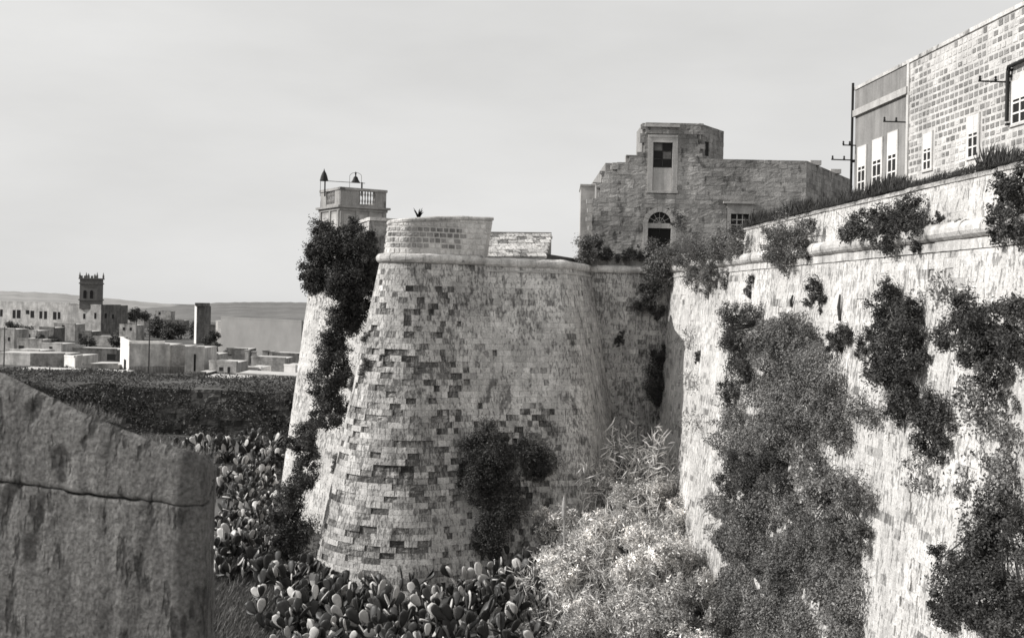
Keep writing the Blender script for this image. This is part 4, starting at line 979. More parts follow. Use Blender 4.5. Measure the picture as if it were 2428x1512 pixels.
# ------------------------------------------------------------------ foliage
def leaf_mesh(name, P, N, size, aspect, tone, fold=0.12, along=None):
    n = len(P); N = N / np.maximum(np.linalg.norm(N, axis=1), 1e-6)[:, None]
    a = rng.normal(size=(n, 3)) if along is None else along + 0.35 * rng.normal(size=(n, 3))
    T = a - (a * N).sum(1)[:, None] * N; T /= np.maximum(np.linalg.norm(T, axis=1), 1e-6)[:, None]; B = np.cross(N, T)
    s = size[:, None]
    V = np.stack([P - T * s * .5, P + B * s * aspect * .5 + N * s * fold, P + T * s * .5, P - B * s * aspect * .5 + N * s * fold], 1).reshape(-1, 3)
    b = (np.arange(n) * 4)[:, None]
    F = np.concatenate([b + np.array([[0, 1, 2]]), b + np.array([[0, 2, 3]])]); 
    return mesh_np(name, V, F, np.repeat(tone, 4))
def lobes_leaves(lobes, dens, size, out, up=0.6, flat=1.0, clump=0.30):
    """leaves gathered on twig ends over the shell of each lobe"""
    Ps, Ns, Ts = [], [], []
    for c, r in lobes:
        c = np.asarray(c, float); nl = int(3.0 * dens * r * r); nt = max(9, int(20 * max(r, .4)))
        if nl < 20: nl = 20
        d = rng.normal(size=(nt, 3)) + out * 0.25; d /= np.linalg.norm(d, axis=1)[:, None]
        rad = r * rng.uniform(.35, 1.2, nt)
        tip = d * rad[:, None]
        tip = tip - (1 - flat) * (tip @ out)[:, None] * out
        k = rng.integers(0, nt, nl); q = tip[k] * rng.uniform(.72, 1.05, nl)[:, None] + rng.normal(size=(nl, 3)) * (clump * r * .62) * rng.uniform(.5, 1.3, nt)[k][:, None] * np.array([1, 1, 1])
        Ps.append(c + q); nn = q / max(r, .1) + 0.9 * rng.normal(size=(nl, 3)) + np.array([0, 0, up]); Ns.append(nn)
        tt = np.clip(rng.normal(1, .22, nl) * (0.55 + 0.9 * rng.random(nt)[k]), .4, 1.9); Ts.append(tt)
    return np.concatenate(Ps), np.concatenate(Ns), np.concatenate(Ts)
def shrub(name, label, lobes, root, mat, dens=1500, size=.09, aspect=.5, out=(0, -1, 0), flat=1.0, group=None, cat='bush', up=.6, stems=True, clump=.3, along=None):
    out = np.asarray(out, float); t = thing(name, label, cat, root, group)
    P, N, T = lobes_leaves(lobes, dens, size, out, up, flat, clump)
    sz = size * rng.uniform(.6, 1.35, len(P))
    al = None if along is None else np.tile(np.asarray(along, float), (len(P), 1))
    link('foliage', leaf_mesh('foliage', P, N, sz, aspect, T, along=al), mat, t)
    if stems:
        mb = MB(); rt = np.asarray(root, float)
        for c, r in lobes:
            mid = (rt + c) / 2 + rng.normal(size=3) * .12 * r; mb.tube([rt, mid, c, c + rng.normal(size=3) * r * .4], [.03, .025, .018, .006], 4)
            for _ in range(2):
                e = c + rng.normal(size=3) * r * .55; mb.tube([c, (c + e) / 2 + rng.normal(size=3) * .08 * r, e], [.012, .009, .004], 3)
        mb.build('stem', M_WOOD, t)
    return t
def fill(spots, k=1.5, s=1.18):
    o = [(x, y, r * s) for x, y, r in spots]; w = np.array([r * r for _, _, r in spots], float); w /= w.sum()
    for i in rng.choice(len(spots), int(k * len(spots)), p=w):
        x, y, r = spots[i]; a = rng.uniform(0, 6.28); q = r * .95 * math.sqrt(rng.random()); o.append((x + q * math.cos(a), y + q * math.sin(a), r * rng.uniform(.45, .75)))
    return o
def creeper(wall, label, spots, mat, size=.1, thick=1.0, cover_=2.4, zr=(-3, 14.2), group='creepers clinging to the ramparts', name='creeper', sx=1.0):
    """a sheet of leaves clinging to the wall face"""
    Us, Zs, Ed = [], [], []
    for x, y, r in spots:
        u, z, p = wall.find(x, y, *zr); d = p[1]
        a = proj(wall(np.array([u - .2, u + .2]), np.array([z, z])))[0]; ku = max(abs(a[1] - a[0]) / .4, 12); kz = FPX / d
        ru, rz_ = r / ku * sx, r / kz; n = int(math.pi * ru * rz_ * cover_ / (size * size * .27)); th = rng.uniform(0, 6.28, n)
        wob = 1 + .28 * np.sin(3 * th + rng.uniform(0, 6)) * .6 + .25 * np.sin(7 * th + rng.uniform(0, 6)) * .5
        q = np.sqrt(rng.random(n)) * 1.12 * wob; Us.append(u + ru * q * np.cos(th)); Zs.append(z + rz_ * q * np.sin(th)); Ed.append(q)
    U, Z, E = map(np.concatenate, (Us, Zs, Ed)); hh = np.clip(1.35 * (.65 * vnoise(U * .75, Z * 1.1, 41) + .35 * vnoise(U * 2.0, Z * 2.4, 45)) - .12, 0, 1); keep = (vnoise(U * 2.3, Z * 2.0, 43) * .7 + hh * .5 - .35 * np.clip(E - .75, 0, 1) * 2) > .30
    U, Z, hh = U[keep], Z[keep], hh[keep]; n = len(U)
    off = .02 + thick * (hh ** 1.6) * rng.random(n) ** .6
    P = wall(U, Z, off); P[:, 2] -= .25 * off
    nn = wall.normal(U.mean(), Z.mean()); N = nn * .8 + rng.normal(size=(n, 3)) * .75 + np.array([0, 0, .35])
    T = np.clip(rng.normal(1, .36, n) * (.5 + 1.0 * vnoise(U * 1.6, Z * 1.8, 44)), .25, 2.4)
    t = thing(name, label, 'creeper', P[np.argmin(P[:, 2])], group)
    link('foliage', leaf_mesh('foliage', P, N, size * rng.uniform(.6, 1.35, n), .55, T), mat, t)
    mb = MB()
    for x, y, r in spots:
        u, z, p = wall.find(x, y, *zr); m_ = p + nn * .05; lo_ = wall(np.array([u + rng.normal() * .2]), np.array([z - r / FPX * p[1]]))[0] + nn * .03
        mb.tube([lo_, (lo_ + m_) / 2 + rng.normal(size=3) * .03, m_, m_ + nn * .2 + np.array([0, 0, .3])], [.02, .018, .012, .004], 4)
    mb.build('stem', M_WOOD, t)
    return t
def on_wall(wall, spots, lift=.45, zr=(-3, 30), scale=1.0):
    """picture spots (x, y, r) -> lobes standing off the wall face there"""
    L = []; nn = None
    for x, y, r in spots:
        tx, ty = x, y
        for _ in range(3):                       # lean the root so that the lobe itself, not its foot, stands where it is seen
            u, z, p = wall.find(tx, ty, *zr); R_ = r * scale / FPX * p[1]; n = wall.normal(u, z); c = p + n * R_ * lift
            qx, qy = proj(c); tx += .8 * (x - qx); ty += .8 * (y - qy)
        L.append((c, R_)); nn = n
    u, z, p = wall.find(spots[0][0], spots[0][1], *zr)
    return L, p, nn
def wall_bush(wall, label, spots, mat, dens=1500, size=.085, lift=.45, flat=.8, name='wall_bush', zr=(-3, 30), group='bushes growing out of the ramparts', **k):
    L, p, n = on_wall(wall, fill(spots), lift, zr)
    lo = min(L, key=lambda q: q[0][2]); u, z, pr = wall.find(spots[-1][0], spots[-1][1], *zr)
    return shrub(name, label, L, p - n * .05, mat, dens, size, out=n, flat=flat, group=group, **k)
D, Mi, Pa = M_LEAFD, M_LEAFM, M_LEAFP
RB = 'bushes growing out of the long rampart'
UF = Wall(UP, ZC, 0.095)
wb = lambda lb, sp, m, **k: wall_bush(UF, lb, sp, m, group=RB, zr=(-3, 14.2), **k)
def cr_(lb, sp, m, **k): return creeper(UF, lb, sp, m, **{a: b for a, b in k.items() if a in ('thick', 'cover_', 'size')})
wb('dark conical shrub standing out high in the middle of the right rampart', [(2112, 680, 26), (2100, 730, 42), (2140, 770, 52), (2085, 780, 42), (2120, 840, 55), (2060, 830, 30), (2155, 850, 45), (2090, 900, 42), (2140, 915, 36)], D, lift=.7)
wb('big dark bush at the right edge below the cordon', [(2290, 735, 48), (2262, 800, 40), (2330, 790, 55), (2400, 730, 42), (2395, 820, 55), (2300, 850, 40), (2360, 870, 40)], D, lift=.65)
cr_('trailing creeper hanging under the dark bush at the right edge', [(2340, 920, 38), (2385, 960, 42), (2400, 1030, 36), (2345, 990, 26), (2390, 1085, 26)], Mi, cover_=1.6)
wb('rounded overhanging bush right of centre on the rampart', [(2150, 945, 40), (2200, 975, 50), (2232, 1030, 36), (2125, 975, 28), (2190, 1040, 38), (2220, 1080, 24)], D, lift=.55)
cr_('broad pale creeper sheet covering the upper rampart left of the conical shrub', [(1845, 800, 46), (1905, 780, 40), (1880, 860, 58), (1945, 850, 42), (1830, 930, 48), (1900, 940, 58), (1960, 930, 44), (1860, 1000, 44), (1920, 1020, 40), (1985, 1000, 34), (1990, 900, 26), (1850, 1050, 32)], Mi, lift=.2, flat=.45, dens=1300, size=.095)
wb('dark upright bush at the left of the creeper sheet', [(1740, 750, 32), (1790, 745, 32), (1750, 820, 40), (1765, 880, 42), (1735, 930, 34), (1800, 810, 26), (1735, 790, 28)], D, lift=.4)
wb('round dark bush low on the rampart by its bright lower edge', [(1755, 1105, 46), (1815, 1100, 46), (1785, 1160, 50), (1850, 1140, 40), (1725, 1150, 30), (1790, 1210, 40)], D, lift=.5)
wb('thick bush above the bare patch low on the rampart', [(1990, 1150, 42), (1935, 1185, 52), (2030, 1190, 46), (1985, 1250, 54), (2045, 1260, 34), (1920, 1260, 46), (1895, 1210, 34), (2020, 1310, 34)], Mi, lift=.55, dens=1700)
cr_('spreading creeper at the foot of the rampart near the bottom', [(1760, 1300, 52), (1830, 1290, 56), (1850, 1390, 70), (1930, 1360, 62), (2000, 1390, 54), (1765, 1400, 50), (1880, 1470, 70), (2005, 1470, 44), (1760, 1470, 40), (1940, 1300, 40)], Mi, lift=.4, flat=.6, size=.1)
wb('dark massive bush filling the lower right corner', [(2375, 1190, 50), (2410, 1265, 50), (2320, 1290, 52), (2265, 1360, 52), (2345, 1380, 64), (2235, 1410, 34), (2415, 1380, 56), (2300, 1455, 56), (2395, 1480, 60), (2245, 1470, 30)], D, lift=.6, dens=1700)
cr_('thin ragged creeper between the dark bushes at the right edge', [(2395, 1120, 30), (2350, 1085, 22), (2420, 1160, 30), (2330, 1150, 20)], Mi, cover_=.8)
wb('small tuft under the cordon left of the conical shrub', [(1935, 690, 26), (1945, 722, 20), (1920, 715, 16)], D, lift=.3)
wb('tiny sprig under the cordon near the inner corner', [(1783, 668, 15), (1776, 690, 12)], D, lift=.2)
wb('small plant on the bright far end of the rampart', [(1658, 835, 12), (1655, 850, 9)], D, lift=.2)
wb('little dark tuft between creeper sheet and conical shrub', [(1990, 790, 30), (1975, 815, 24), (2010, 800, 18)], D, lift=.4)
cr_('wiry half bare climber right of the conical shrub', [(2240, 665, 26), (2265, 690, 22), (2225, 690, 16)], Mi, cover_=.5)
wb('small dark plant at the left edge of the bare patch', [(2280, 1180, 24)], Mi, lift=.2, dens=500, flat=.4)
cr_('dense creeper behind the low rampart bushes', [(1900, 1100, 44), (1950, 1085, 34), (1850, 1200, 54), (1900, 1300, 60), (1760, 1250, 44), (1970, 1330, 52), (2030, 1370, 36), (1720, 1200, 30)], Mi, cover_=1.5)
cr_('long hanging creeper under the round overhanging bush', [(2190, 1100, 30), (2215, 1150, 24), (2175, 1150, 20)], Mi, cover_=.7)
cr_('creeper patch joining the dark upright bush to the round dark bush below', [(1760, 1000, 40), (1800, 1050, 36), (1850, 1090, 30), (1740, 1050, 26)], Mi, cover_=1.8)
cr_('narrow creeper tongue beside the bare patch under the conical shrub', [(2000, 960, 30), (2010, 1010, 26), (2005, 1060, 20), (2060, 960, 28), (2080, 985, 24)], Mi, cover_=1.4)
cr_('sparse runners on the rough wall above the lower right corner bush', [(2380, 1120, 40), (2300, 1130, 26), (2340, 1200, 24)], Mi, cover_=.5)
cr_('pale thin growth along the bright far end of the rampart', [(1640, 800, 26), (1650, 900, 24), (1655, 1000, 24)], Mi, cover_=.25)
# bushes on the cordon in front of the white parapet
UP2 = Wall(UP, ZC, 0.0, 0.05)
pb = lambda lb, sp, m, **k: wall_bush(UP2, lb, sp, m, group='bushes rooted along the rampart cordon', zr=(12, 17.5), lift=.35, name='cordon_bush', **k)
pb('broad grey green bush over the cordon beside the inner corner', [(1625, 600, 34), (1665, 595, 40), (1705, 600, 38), (1745, 575, 28), (1645, 650, 30), (1690, 655, 32), (1680, 690, 18), (1735, 610, 22)], Mi)
pb('dark bush on the cordon, left one of the close pair before the white parapet', [(2040, 535, 40), (2018, 560, 30), (2070, 508, 26), (2070, 560, 28)], D)
pb('taller dark bush on the cordon, right one of the close pair before the white parapet', [(2150, 500, 40), (2125, 545, 42), (2178, 540, 34), (2100, 520, 26), (2170, 580, 22), (2110, 580, 24)], D)
pb('dark bush at the right edge hiding the end of the white parapet', [(2405, 430, 42), (2412, 495, 52), (2382, 535, 34), (2425, 400, 26), (2420, 550, 34)], D)
pb('grey green bush hanging over the cordon near the inner corner', [(1850, 565, 42), (1900, 555, 36), (1870, 600, 36), (1912, 590, 30), (1830, 595, 26), (1860, 630, 22)], Mi)
pb('tiny dark plant on the cordon right of the bush pair', [(2228, 520, 12), (2226, 508, 8)], D)
pb('low green tuft on the cordon near the right edge bush', [(2275, 528, 9), (2290, 528, 8)], Mi)
CF = Wall(CP, ZC, 0.10)
cbx = lambda lb, sp, m, **k: wall_bush(CF, lb, sp, m, group='bushes in the inner corner', zr=(0, 17), **k)
cbx('large grey green bush spilling over the top of the inner corner', [(1575, 600, 36), (1560, 650, 32), (1610, 600, 30), (1595, 660, 28), (1560, 690, 20)], Mi, lift=.5, size=.11, dens=1100)
cbx('dark leaves hanging below the corner bush on the shaded wall', [(1545, 690, 24), (1530, 720, 20), (1555, 735, 18)], D, lift=.2, flat=.5, size=.11)
cbx('dark leaf mass low in the inner corner', [(1575, 850, 26), (1570, 900, 36), (1565, 950, 28), (1580, 990, 20)], D, lift=.3, flat=.6, size=.11)  # dark leaf lobes along the corner edge of the wall
cbx('small bush on top of the shaded wall next to the embrasure', [(1345, 600, 30), (1328, 618, 20), (1360, 585, 20)], Mi, lift=.2, size=.11)
cbx('low dark tuft on the shaded wall top, middle', [(1440, 605, 16), (1420, 600, 13), (1410, 572, 14)], D, lift=.1, size=.1)
cbx('low dark tuft on the shaded wall top near the arched door', [(1490, 605, 15), (1510, 595, 12)], D, lift=.1, size=.1)
cbx('dark weeds at the foot of the sloping sill', [(1185, 604, 11), (1215, 605, 9), (1245, 606, 9), (1275, 604, 9), (1165, 600, 9)], D, lift=.1, size=.09)
cbx('straggling weeds along the top of the shaded wall, left part', [(1385, 606, 12), (1400, 612, 10), (1372, 610, 10)], D, lift=.15, size=.09)
cbx('straggling weeds along the top of the shaded wall, right part', [(1465, 612, 11), (1525, 608, 12), (1480, 600, 9)], D, lift=.15, size=.09)
cbx('bright weedy tuft in front of the right window', [(1800, 525, 24), (1790, 510, 14)], Mi, lift=.1, size=.1, dens=700)
cbx('tiny weed growing from the shaded wall', [(1468, 803, 11), (1466, 815, 7)], D, lift=.1, size=.09)
cbx('dark hanging plant at the foot of the shaded wall', [(1390, 1065, 24), (1410, 1095, 22), (1380, 1100, 20)], D, lift=.3, size=.1)
bx = lambda lb, sp, m, **k: wall_bush(BW_, lb, sp, m, group='bushes on the bastion', zr=(-3, 14.2), **k)
bx('tall dark hanging shrub on the lower right of the bastion', [(1140, 1035, 36), (1160, 1085, 50), (1130, 1135, 42), (1185, 1140, 40), (1185, 1205, 44), (1170, 1260, 42), (1215, 1170, 22), (1195, 1060, 22), (1165, 1290, 26)], D, lift=.4, size=.1)
bx('round dark shrub beside the tall hanging one on the bastion', [(1268, 1080, 38), (1285, 1100, 26), (1250, 1075, 22), (1280, 1130, 14)], D, lift=.4, size=.1)
bx('small faint tuft on the left edge of the bastion face', [(880, 785, 16), (865, 800, 12)], Mi, lift=.1, size=.09, flat=.5)
bx('little dark tuft halfway down the left of the bastion face', [(868, 865, 15), (860, 885, 12)], Mi, lift=.1, size=.09, flat=.5)
bx('dark tuft on the bastion face left of the eroded stones', [(825, 905, 16), (850, 900, 11)], Mi, lift=.1, size=.09, flat=.5)
bx('small scrubby plant on the lower left of the bastion face', [(768, 1085, 13), (765, 1110, 12)], Mi, lift=.1, size=.09, flat=.5)
# the big bush between the two bastions and its trailing growth, at the re-entrant angle
def free(label, spots, d0, mat, name='hanging_bush', **k):
    L = [(at(x, y, d0 + rng.normal() * .25), r / FPX * d0) for x, y, r in fill(spots, 1.2, 1.08)]
    return shrub(name, label, L, L[len(L) // 2][0] + np.array([.2, .8, -.4]), mat, group='growth between the two bastions', **k)
free('huge dark round bush crowning the gap between the two bastions', [(800, 575, 44), (760, 585, 38), (845, 580, 40), (740, 630, 36), (795, 630, 48), (850, 630, 40), (745, 675, 30), (800, 675, 36), (838, 690, 34), (765, 550, 28), (830, 548, 28), (868, 600, 30), (872, 565, 22), (874, 630, 26), (862, 655, 26)], 61.2, D, size=.13, dens=1500)
free('trailing creeper below the huge bush in the gap of the bastions', [(832, 738, 42), (808, 785, 46), (792, 835, 44), (778, 890, 42), (768, 940, 38), (795, 960, 30), (758, 985, 30), (845, 710, 34), (812, 900, 26), (835, 765, 30)], 62.2, D, size=.12, dens=1100)
free('dark leafy growth lower in the gap of the bastions', [(715, 1035, 32), (722, 1075, 32), (714, 1115, 30), (785, 995, 24), (742, 1010, 20)], 60.5, D, size=.12, dens=1200)
free('dark bush at the foot of the gap between the bastions', [(690, 1170, 36), (680, 1220, 40), (700, 1255, 40), (690, 1290, 34), (720, 1140, 24), (655, 1290, 24)], 58.5, D, size=.12, dens=1300)
# bare branches sticking out of the rampart
u, z, p = UF.find(1800, 770, -3, 14.2)
br = thing('dead_branches', 'bundle of dark bare branches jutting from the rampart bush', 'branches', p, None)
mb = MB(); a = at(1848, 757, p[1] - .6); 
for k in range(9):
    b = at(1708 + rng.uniform(-5, 25), 770 + rng.uniform(-8, 24), p[1] - .9); m_ = (a + b) / 2 + np.array([0, 0, -.06 + rng.normal() * .03])
    mb.tube([a + rng.normal(size=3) * .06, m_, b], [.035, .028, .01], 5)
mb.build('branch', M_WOOD, br)
for (x0, y0, x1, y1, lb) in ((1885, 700, 1880, 730, 'short dark stick slot left in the rampart face'), (1999, 702, 1992, 765, 'long dark stick slot right in the rampart face')):
    _, _, pa = UF.find(x0, y0, -3, 14.2); _, _, pb_ = UF.find(x1, y1, -3, 14.2); n = UF.normal(0, 10)
    t = thing('wall_stake', lb.replace('stick slot', 'upright stake'), 'stake', pb_, 'dark stakes on the rampart'); MB().tube([pa + n * .08, (pa + pb_) / 2 + n * .1, pb_ + n * .04], [.03, .06, .045], 6).build('shaft', M_WOOD, t)

# ------------------------------------------------------------------ plants in the ditch
def on_ground(x, y, dmax=140):
    X, Z = ray(x, y)
    for d in np.arange(20, dmax, .25):
        if EYE + Z * d <= float(ground_z(X * d, d)): return np.array([X * d, d, float(ground_z(X * d, d))])
    return np.array([X * dmax, dmax, float(ground_z(X * dmax, dmax))])
SH_G = 'sunlit scrub banked in the inner corner of the ditch'
SH_L = 'pale leafy scrub bush in the sunlit thicket at the rampart foot'
protos = []
def scrub_proto(k):
    hgt = 1.5 + .35 * k; L = []
    for _ in range(9): a = rng.uniform(0, 6.28); q = rng.uniform(0, .9); L.append((np.array([q * math.cos(a), q * math.sin(a), rng.uniform(.15, hgt)]), rng.uniform(.4, .75)))
    P, N, T = lobes_leaves(L, 560, .1, np.array([-.6, -.3, .3]), .5, 1, .34)
    f = leaf_mesh('foliage', P, N, .13 * rng.uniform(.6, 1.5, len(P)), .34, T * (.55 + .13 * k) * np.clip(rng.normal(1, .35, len(P)), .3, 1.9)); f.materials.append(M_LEAFP)
    mb = MB()
    for c, r in L: mb.tube([(rng.normal() * .1, rng.normal() * .1, -.3), c * .5 + rng.normal(size=3) * .1, c, c + np.array([rng.normal() * .3, rng.normal() * .3, rng.uniform(.3, 1.1)])], [.05, .04, .02, .006], 5)
    me = bpy.data.meshes.new('stem'); me.from_pydata(mb.v, [], mb.f); me.update(); me.materials.append(plain('pale_twig', .28, .9, .3, 5))
    return f, me
protos = [scrub_proto(k) for k in range(5)]
def place(name, label, cat, group, loc, rz, sc, meshes, names):
    t = thing(name, label, cat, loc, group); t.rotation_euler = (0, 0, rz); t.scale = (sc, sc, sc)
    for me, nm in zip(meshes, names):
        o = bpy.data.objects.new(nm, me); COL.objects.link(o); o.parent = t
    return t
for (x, y) in [(1420, 1235), (1490, 1215), (1560, 1230), (1620, 1250), (1400, 1310), (1470, 1300), (1540, 1310), (1610, 1320), (1650, 1370), (1360, 1390), (1430, 1380), (1500, 1390), (1570, 1400), (1640, 1440), (1310, 1440), (1390, 1450), (1460, 1460), (1530, 1470), (1600, 1490), (1300, 1500), (1420, 1520), (1500, 1540), (1580, 1560), (1660, 1540), (1350, 1570), (1450, 1600), (1560, 1620), (1700, 1480), (1640, 1640), (1310, 1340), (1380, 1350), (1450, 1340), (1520, 1350), (1590, 1360), (1340, 1440), (1480, 1430), (1550, 1440), (1620, 1400), (1270, 1540), (1400, 1560), (1530, 1580), (1470, 1260), (1530, 1265), (1600, 1285)]:
    g = on_ground(x, y); g = g + np.array([rng.normal() * .3, rng.normal() * .4, -.1])
    place('scrub_bush', SH_L, 'bush', SH_G, g, rng.uniform(0, 6.28), rng.uniform(.8, 1.15), protos[rng.integers(5)], ('foliage', 'stem'))
# canes with long blades standing above the scrub
def cane_proto():
    P, N, A, T, Sz = [], [], [], [], []; mb = MB()
    for k in range(12):
        b = np.array([rng.normal() * .35, rng.normal() * .35, 0]); tp = b + np.array([rng.normal() * .5, rng.normal() * .5, rng.uniform(2.4, 3.8)]); mb.tube([b, (b + tp) / 2 + rng.normal(size=3) * .05, tp], [.022, .018, .006], 5)
        for f in np.linspace(.35, 1, 13):
            c = b + (tp - b) * f; d = np.array([rng.normal(), rng.normal(), .7]); d /= np.linalg.norm(d); P.append(c + d * .25); A.append(d * 3); N.append(np.array([rng.normal(), rng.normal(), .6])); T.append(rng.uniform(.7, 1.4)); Sz.append(rng.uniform(.4, .7))
    f = leaf_mesh('foliage', np.array(P), np.array(N), np.array(Sz), .09, np.array(T), .02, np.array(A)); f.materials.append(M_LEAFP)
    me = bpy.data.meshes.new('stalk'); me.from_pydata(mb.v, [], mb.f); me.update(); me.materials.append(plain('cane_stalk', .35, .8, .2, 5))
    return f, me
cp_ = [cane_proto() for _ in range(3)]
for (x, y, s_) in [(1480, 1200, 1.2), (1530, 1195, 1.3), (1390, 1260, 1.0), (1425, 1230, 1.0), (1600, 1220, 1.2), (1350, 1330, .8), (1560, 1240, 1.0), (1280, 1440, .7), (1330, 1480, .8), (1250, 1480, .7), (1400, 1400, .9), (1450, 1450, .7), (1520, 1420, .8), (1580, 1380, .8), (1490, 1500, .7), (1380, 1520, .7), (1600, 1500, .7), (1440, 1340, .9), (1550, 1320, .9), (1630, 1330, .8), (1500, 1560, .7), (1320, 1560, .7), (1560, 1590, .6)]:
    place('cane_clump', 'clump of long bladed canes rising from the sunlit thicket', 'canes', 'canes in the inner corner thicket', on_ground(x, y) - np.array([0, 0, .1]), rng.uniform(0, 6.28), s_, cp_[rng.integers(3)], ('foliage', 'stalk'))
g = on_ground(1338, 1420); tp = at(1338, 1178, g[1])
t = thing('flower_spike', 'single tall pale flower stalk standing alone before the dark corner', 'plant', g); MB().tube([g, (g + tp) / 2, tp], [.05, .06, .02], 6).build('stalk', plain('dry_stalk', .3, .9, .2, 5), t)
t2 = MB().lathe(tuple(tp - np.array([0, 0, 1.0])), [(.03, 0), (.1, .2), (.11, .6), (.06, .95), (.01, 1.1)], 8).build('flower_head', plain('dry_flower', .34, .9, .4, 20), t)

# prickly pears
def pad_mesh():
    V = []; F = []; seg = 9; rows = [(-1, .10, .5), (-.75, .42, .9), (-.3, .78, 1), (.2, 1.0, 1), (.65, .86, .9), (.92, .48, .6)]
    for h, w, th in rows:
        for k in range(seg): a = 2 * math.pi * k / seg; V.append((w * .128 * math.cos(a), .026 * th * math.sin(a), .24 + h * .225))
    n = len(rows)
    for i in range(n - 1):
        for k in range(seg): F.append((i * seg + k, i * seg + (k + 1) % seg, (i + 1) * seg + (k + 1) % seg, (i + 1) * seg + k))
    F.append(tuple(range(seg - 1, -1, -1))); F.append(tuple(range((n - 1) * seg, n * seg)))
    me = bpy.data.meshes.new('pad'); me.from_pydata(V, [], F); me.polygons.foreach_set('use_smooth', [True] * len(F)); me.update(); me.materials.append(M_PADM); return me
PAD = pad_mesh(); PADL = PAD.copy(); PADL.materials[0] = M_PADL
def pear_proto(n, spread):
    out = []; front = []
    for _ in range(4):
        M_ = Matrix.Translation((rng.normal() * spread, rng.normal() * spread, -.06)) @ Matrix.Rotation(rng.uniform(0, 6.28), 4, 'Z') @ Matrix.Rotation(rng.normal() * .3, 4, 'X') @ Matrix.Scale(1.25, 4); out.append(M_); front.append((M_, 0))
    while len(out) < n and front:
        M_, lv = front.pop(0)
        for k in range(rng.integers(2, 4)):
            if lv > 5 or len(out) >= n: break
            a = rng.uniform(-1.0, 1.0); C = M_ @ Matrix.Translation((.12 * math.sin(a), 0, .24 + .2 * math.cos(a))) @ Matrix.Rotation(a * .8, 4, 'Y') @ Matrix.Rotation(rng.normal() * .9, 4, 'Z') @ Matrix.Rotation(rng.normal() * .38, 4, 'X') @ Matrix.Scale(rng.uniform(.86, 1.0), 4)
            out.append(C); front.append((C, lv + 1))
    return out
pears = [pear_proto(30, .35) for _ in range(5)]
def pear(x=None, y=None, p=None, sc=1.0, label='', group=''):
    p = on_ground(x, y) if p is None else p
    t = thing('prickly_pear', label, 'cactus', p, group); t.rotation_euler = (0, 0, rng.uniform(0, 6.28)); t.scale = (sc, sc, sc)
    for M_ in pears[rng.integers(5)]:
        o = bpy.data.objects.new('pad', PAD if rng.random() < .75 else PADL); COL.objects.link(o); o.parent = t; o.matrix_local = M_
LB1 = 'prickly pear cactus in the dense clump at the foot of the bastion'; G1 = 'prickly pears at the bastion foot'
for y in (1395, 1430, 1470, 1510, 1550, 1590):
    for x in np.arange(655, 1260, 66 if y < 1500 else 74):
        if y < 1420 and 960 < x < 1080: continue
        pear(x + rng.normal() * 16, y + rng.normal() * 10, None, rng.uniform(1.1, 1.6), LB1, G1)
LB2 = 'prickly pear cactus on the shady ditch floor left of the bastion'; G2 = 'prickly pears on the ditch floor'
for y, n in ((1110, 5), (1140, 5), (1175, 5), (1215, 5), (1255, 6), (1300, 6), (1345, 5), (1385, 4)):
    for k in range(n):
        x = rng.uniform(515, 650); pear(x, y + rng.normal() * 8, None, rng.uniform(1.0, 1.5), LB2, G2)
for x in np.arange(440, 640, 30):
    pear(x + rng.normal() * 10, 1092 + rng.normal() * 10, None, rng.uniform(1.2, 1.7), LB2, G2)
# agave on the parapet
ag = thing('agave', 'small spiky agave growing on top of the bastion parapet', 'plant', at(992, 517, 61.5))
c = at(992, 519, 61.5); mb = MB()
for k in range(9):
    a = k * .7; e = c + np.array([math.cos(a) * .28, math.sin(a) * .28, .38 + .1 * (k % 3)]); mb.tube([c, c + (e - c) * .5 + np.array([0, 0, .06]), e], [.05, .045, .006], 4)
mb.build('leaf_rosette', M_LEAFD, ag); mb = MB().tube([c - np.array([0, 0, .45]), c], .07, 5); mb.build('stem', M_WOOD, ag)
# far-off trees and hedges of the village
def far_tree(label, x, y, r, d, mat=M_LEAFD, n=4, name='tree'):
    c0 = at(x * SC, y * SC, d); R_ = r * SC / FPX * d; L = []
    for k in range(n): L.append((c0 + np.array([rng.normal() * R_ * .7, rng.normal() * R_ * .4, rng.normal() * R_ * .22]), R_ * rng.uniform(.55, .8)))
    g_ = gz(d, c0[0]); t = thing(name, label, 'tree', (c0[0], d, g_), 'trees in the village')
    P, N, T = lobes_leaves(L, 260 / max(R_, 1), .5, np.array([0, -1, .3]), .5, 1, .35)
    link('crown', leaf_mesh('crown', P, N, (.16 * R_ + .12) * rng.uniform(.6, 1.3, len(P)), .6, T), mat, t)
    mb = MB().tube([(c0[0], d, g_ - .3), (c0[0] + .1, d, (g_ + c0[2]) / 2), tuple(c0)], [.22, .16, .06], 6)
    for c, r_ in L: mb.tube([tuple((c0 + np.array([0, 0, -.3 * R_]))), tuple(c)], [.08, .02], 4)
    mb.build('trunk', M_WOOD, t)
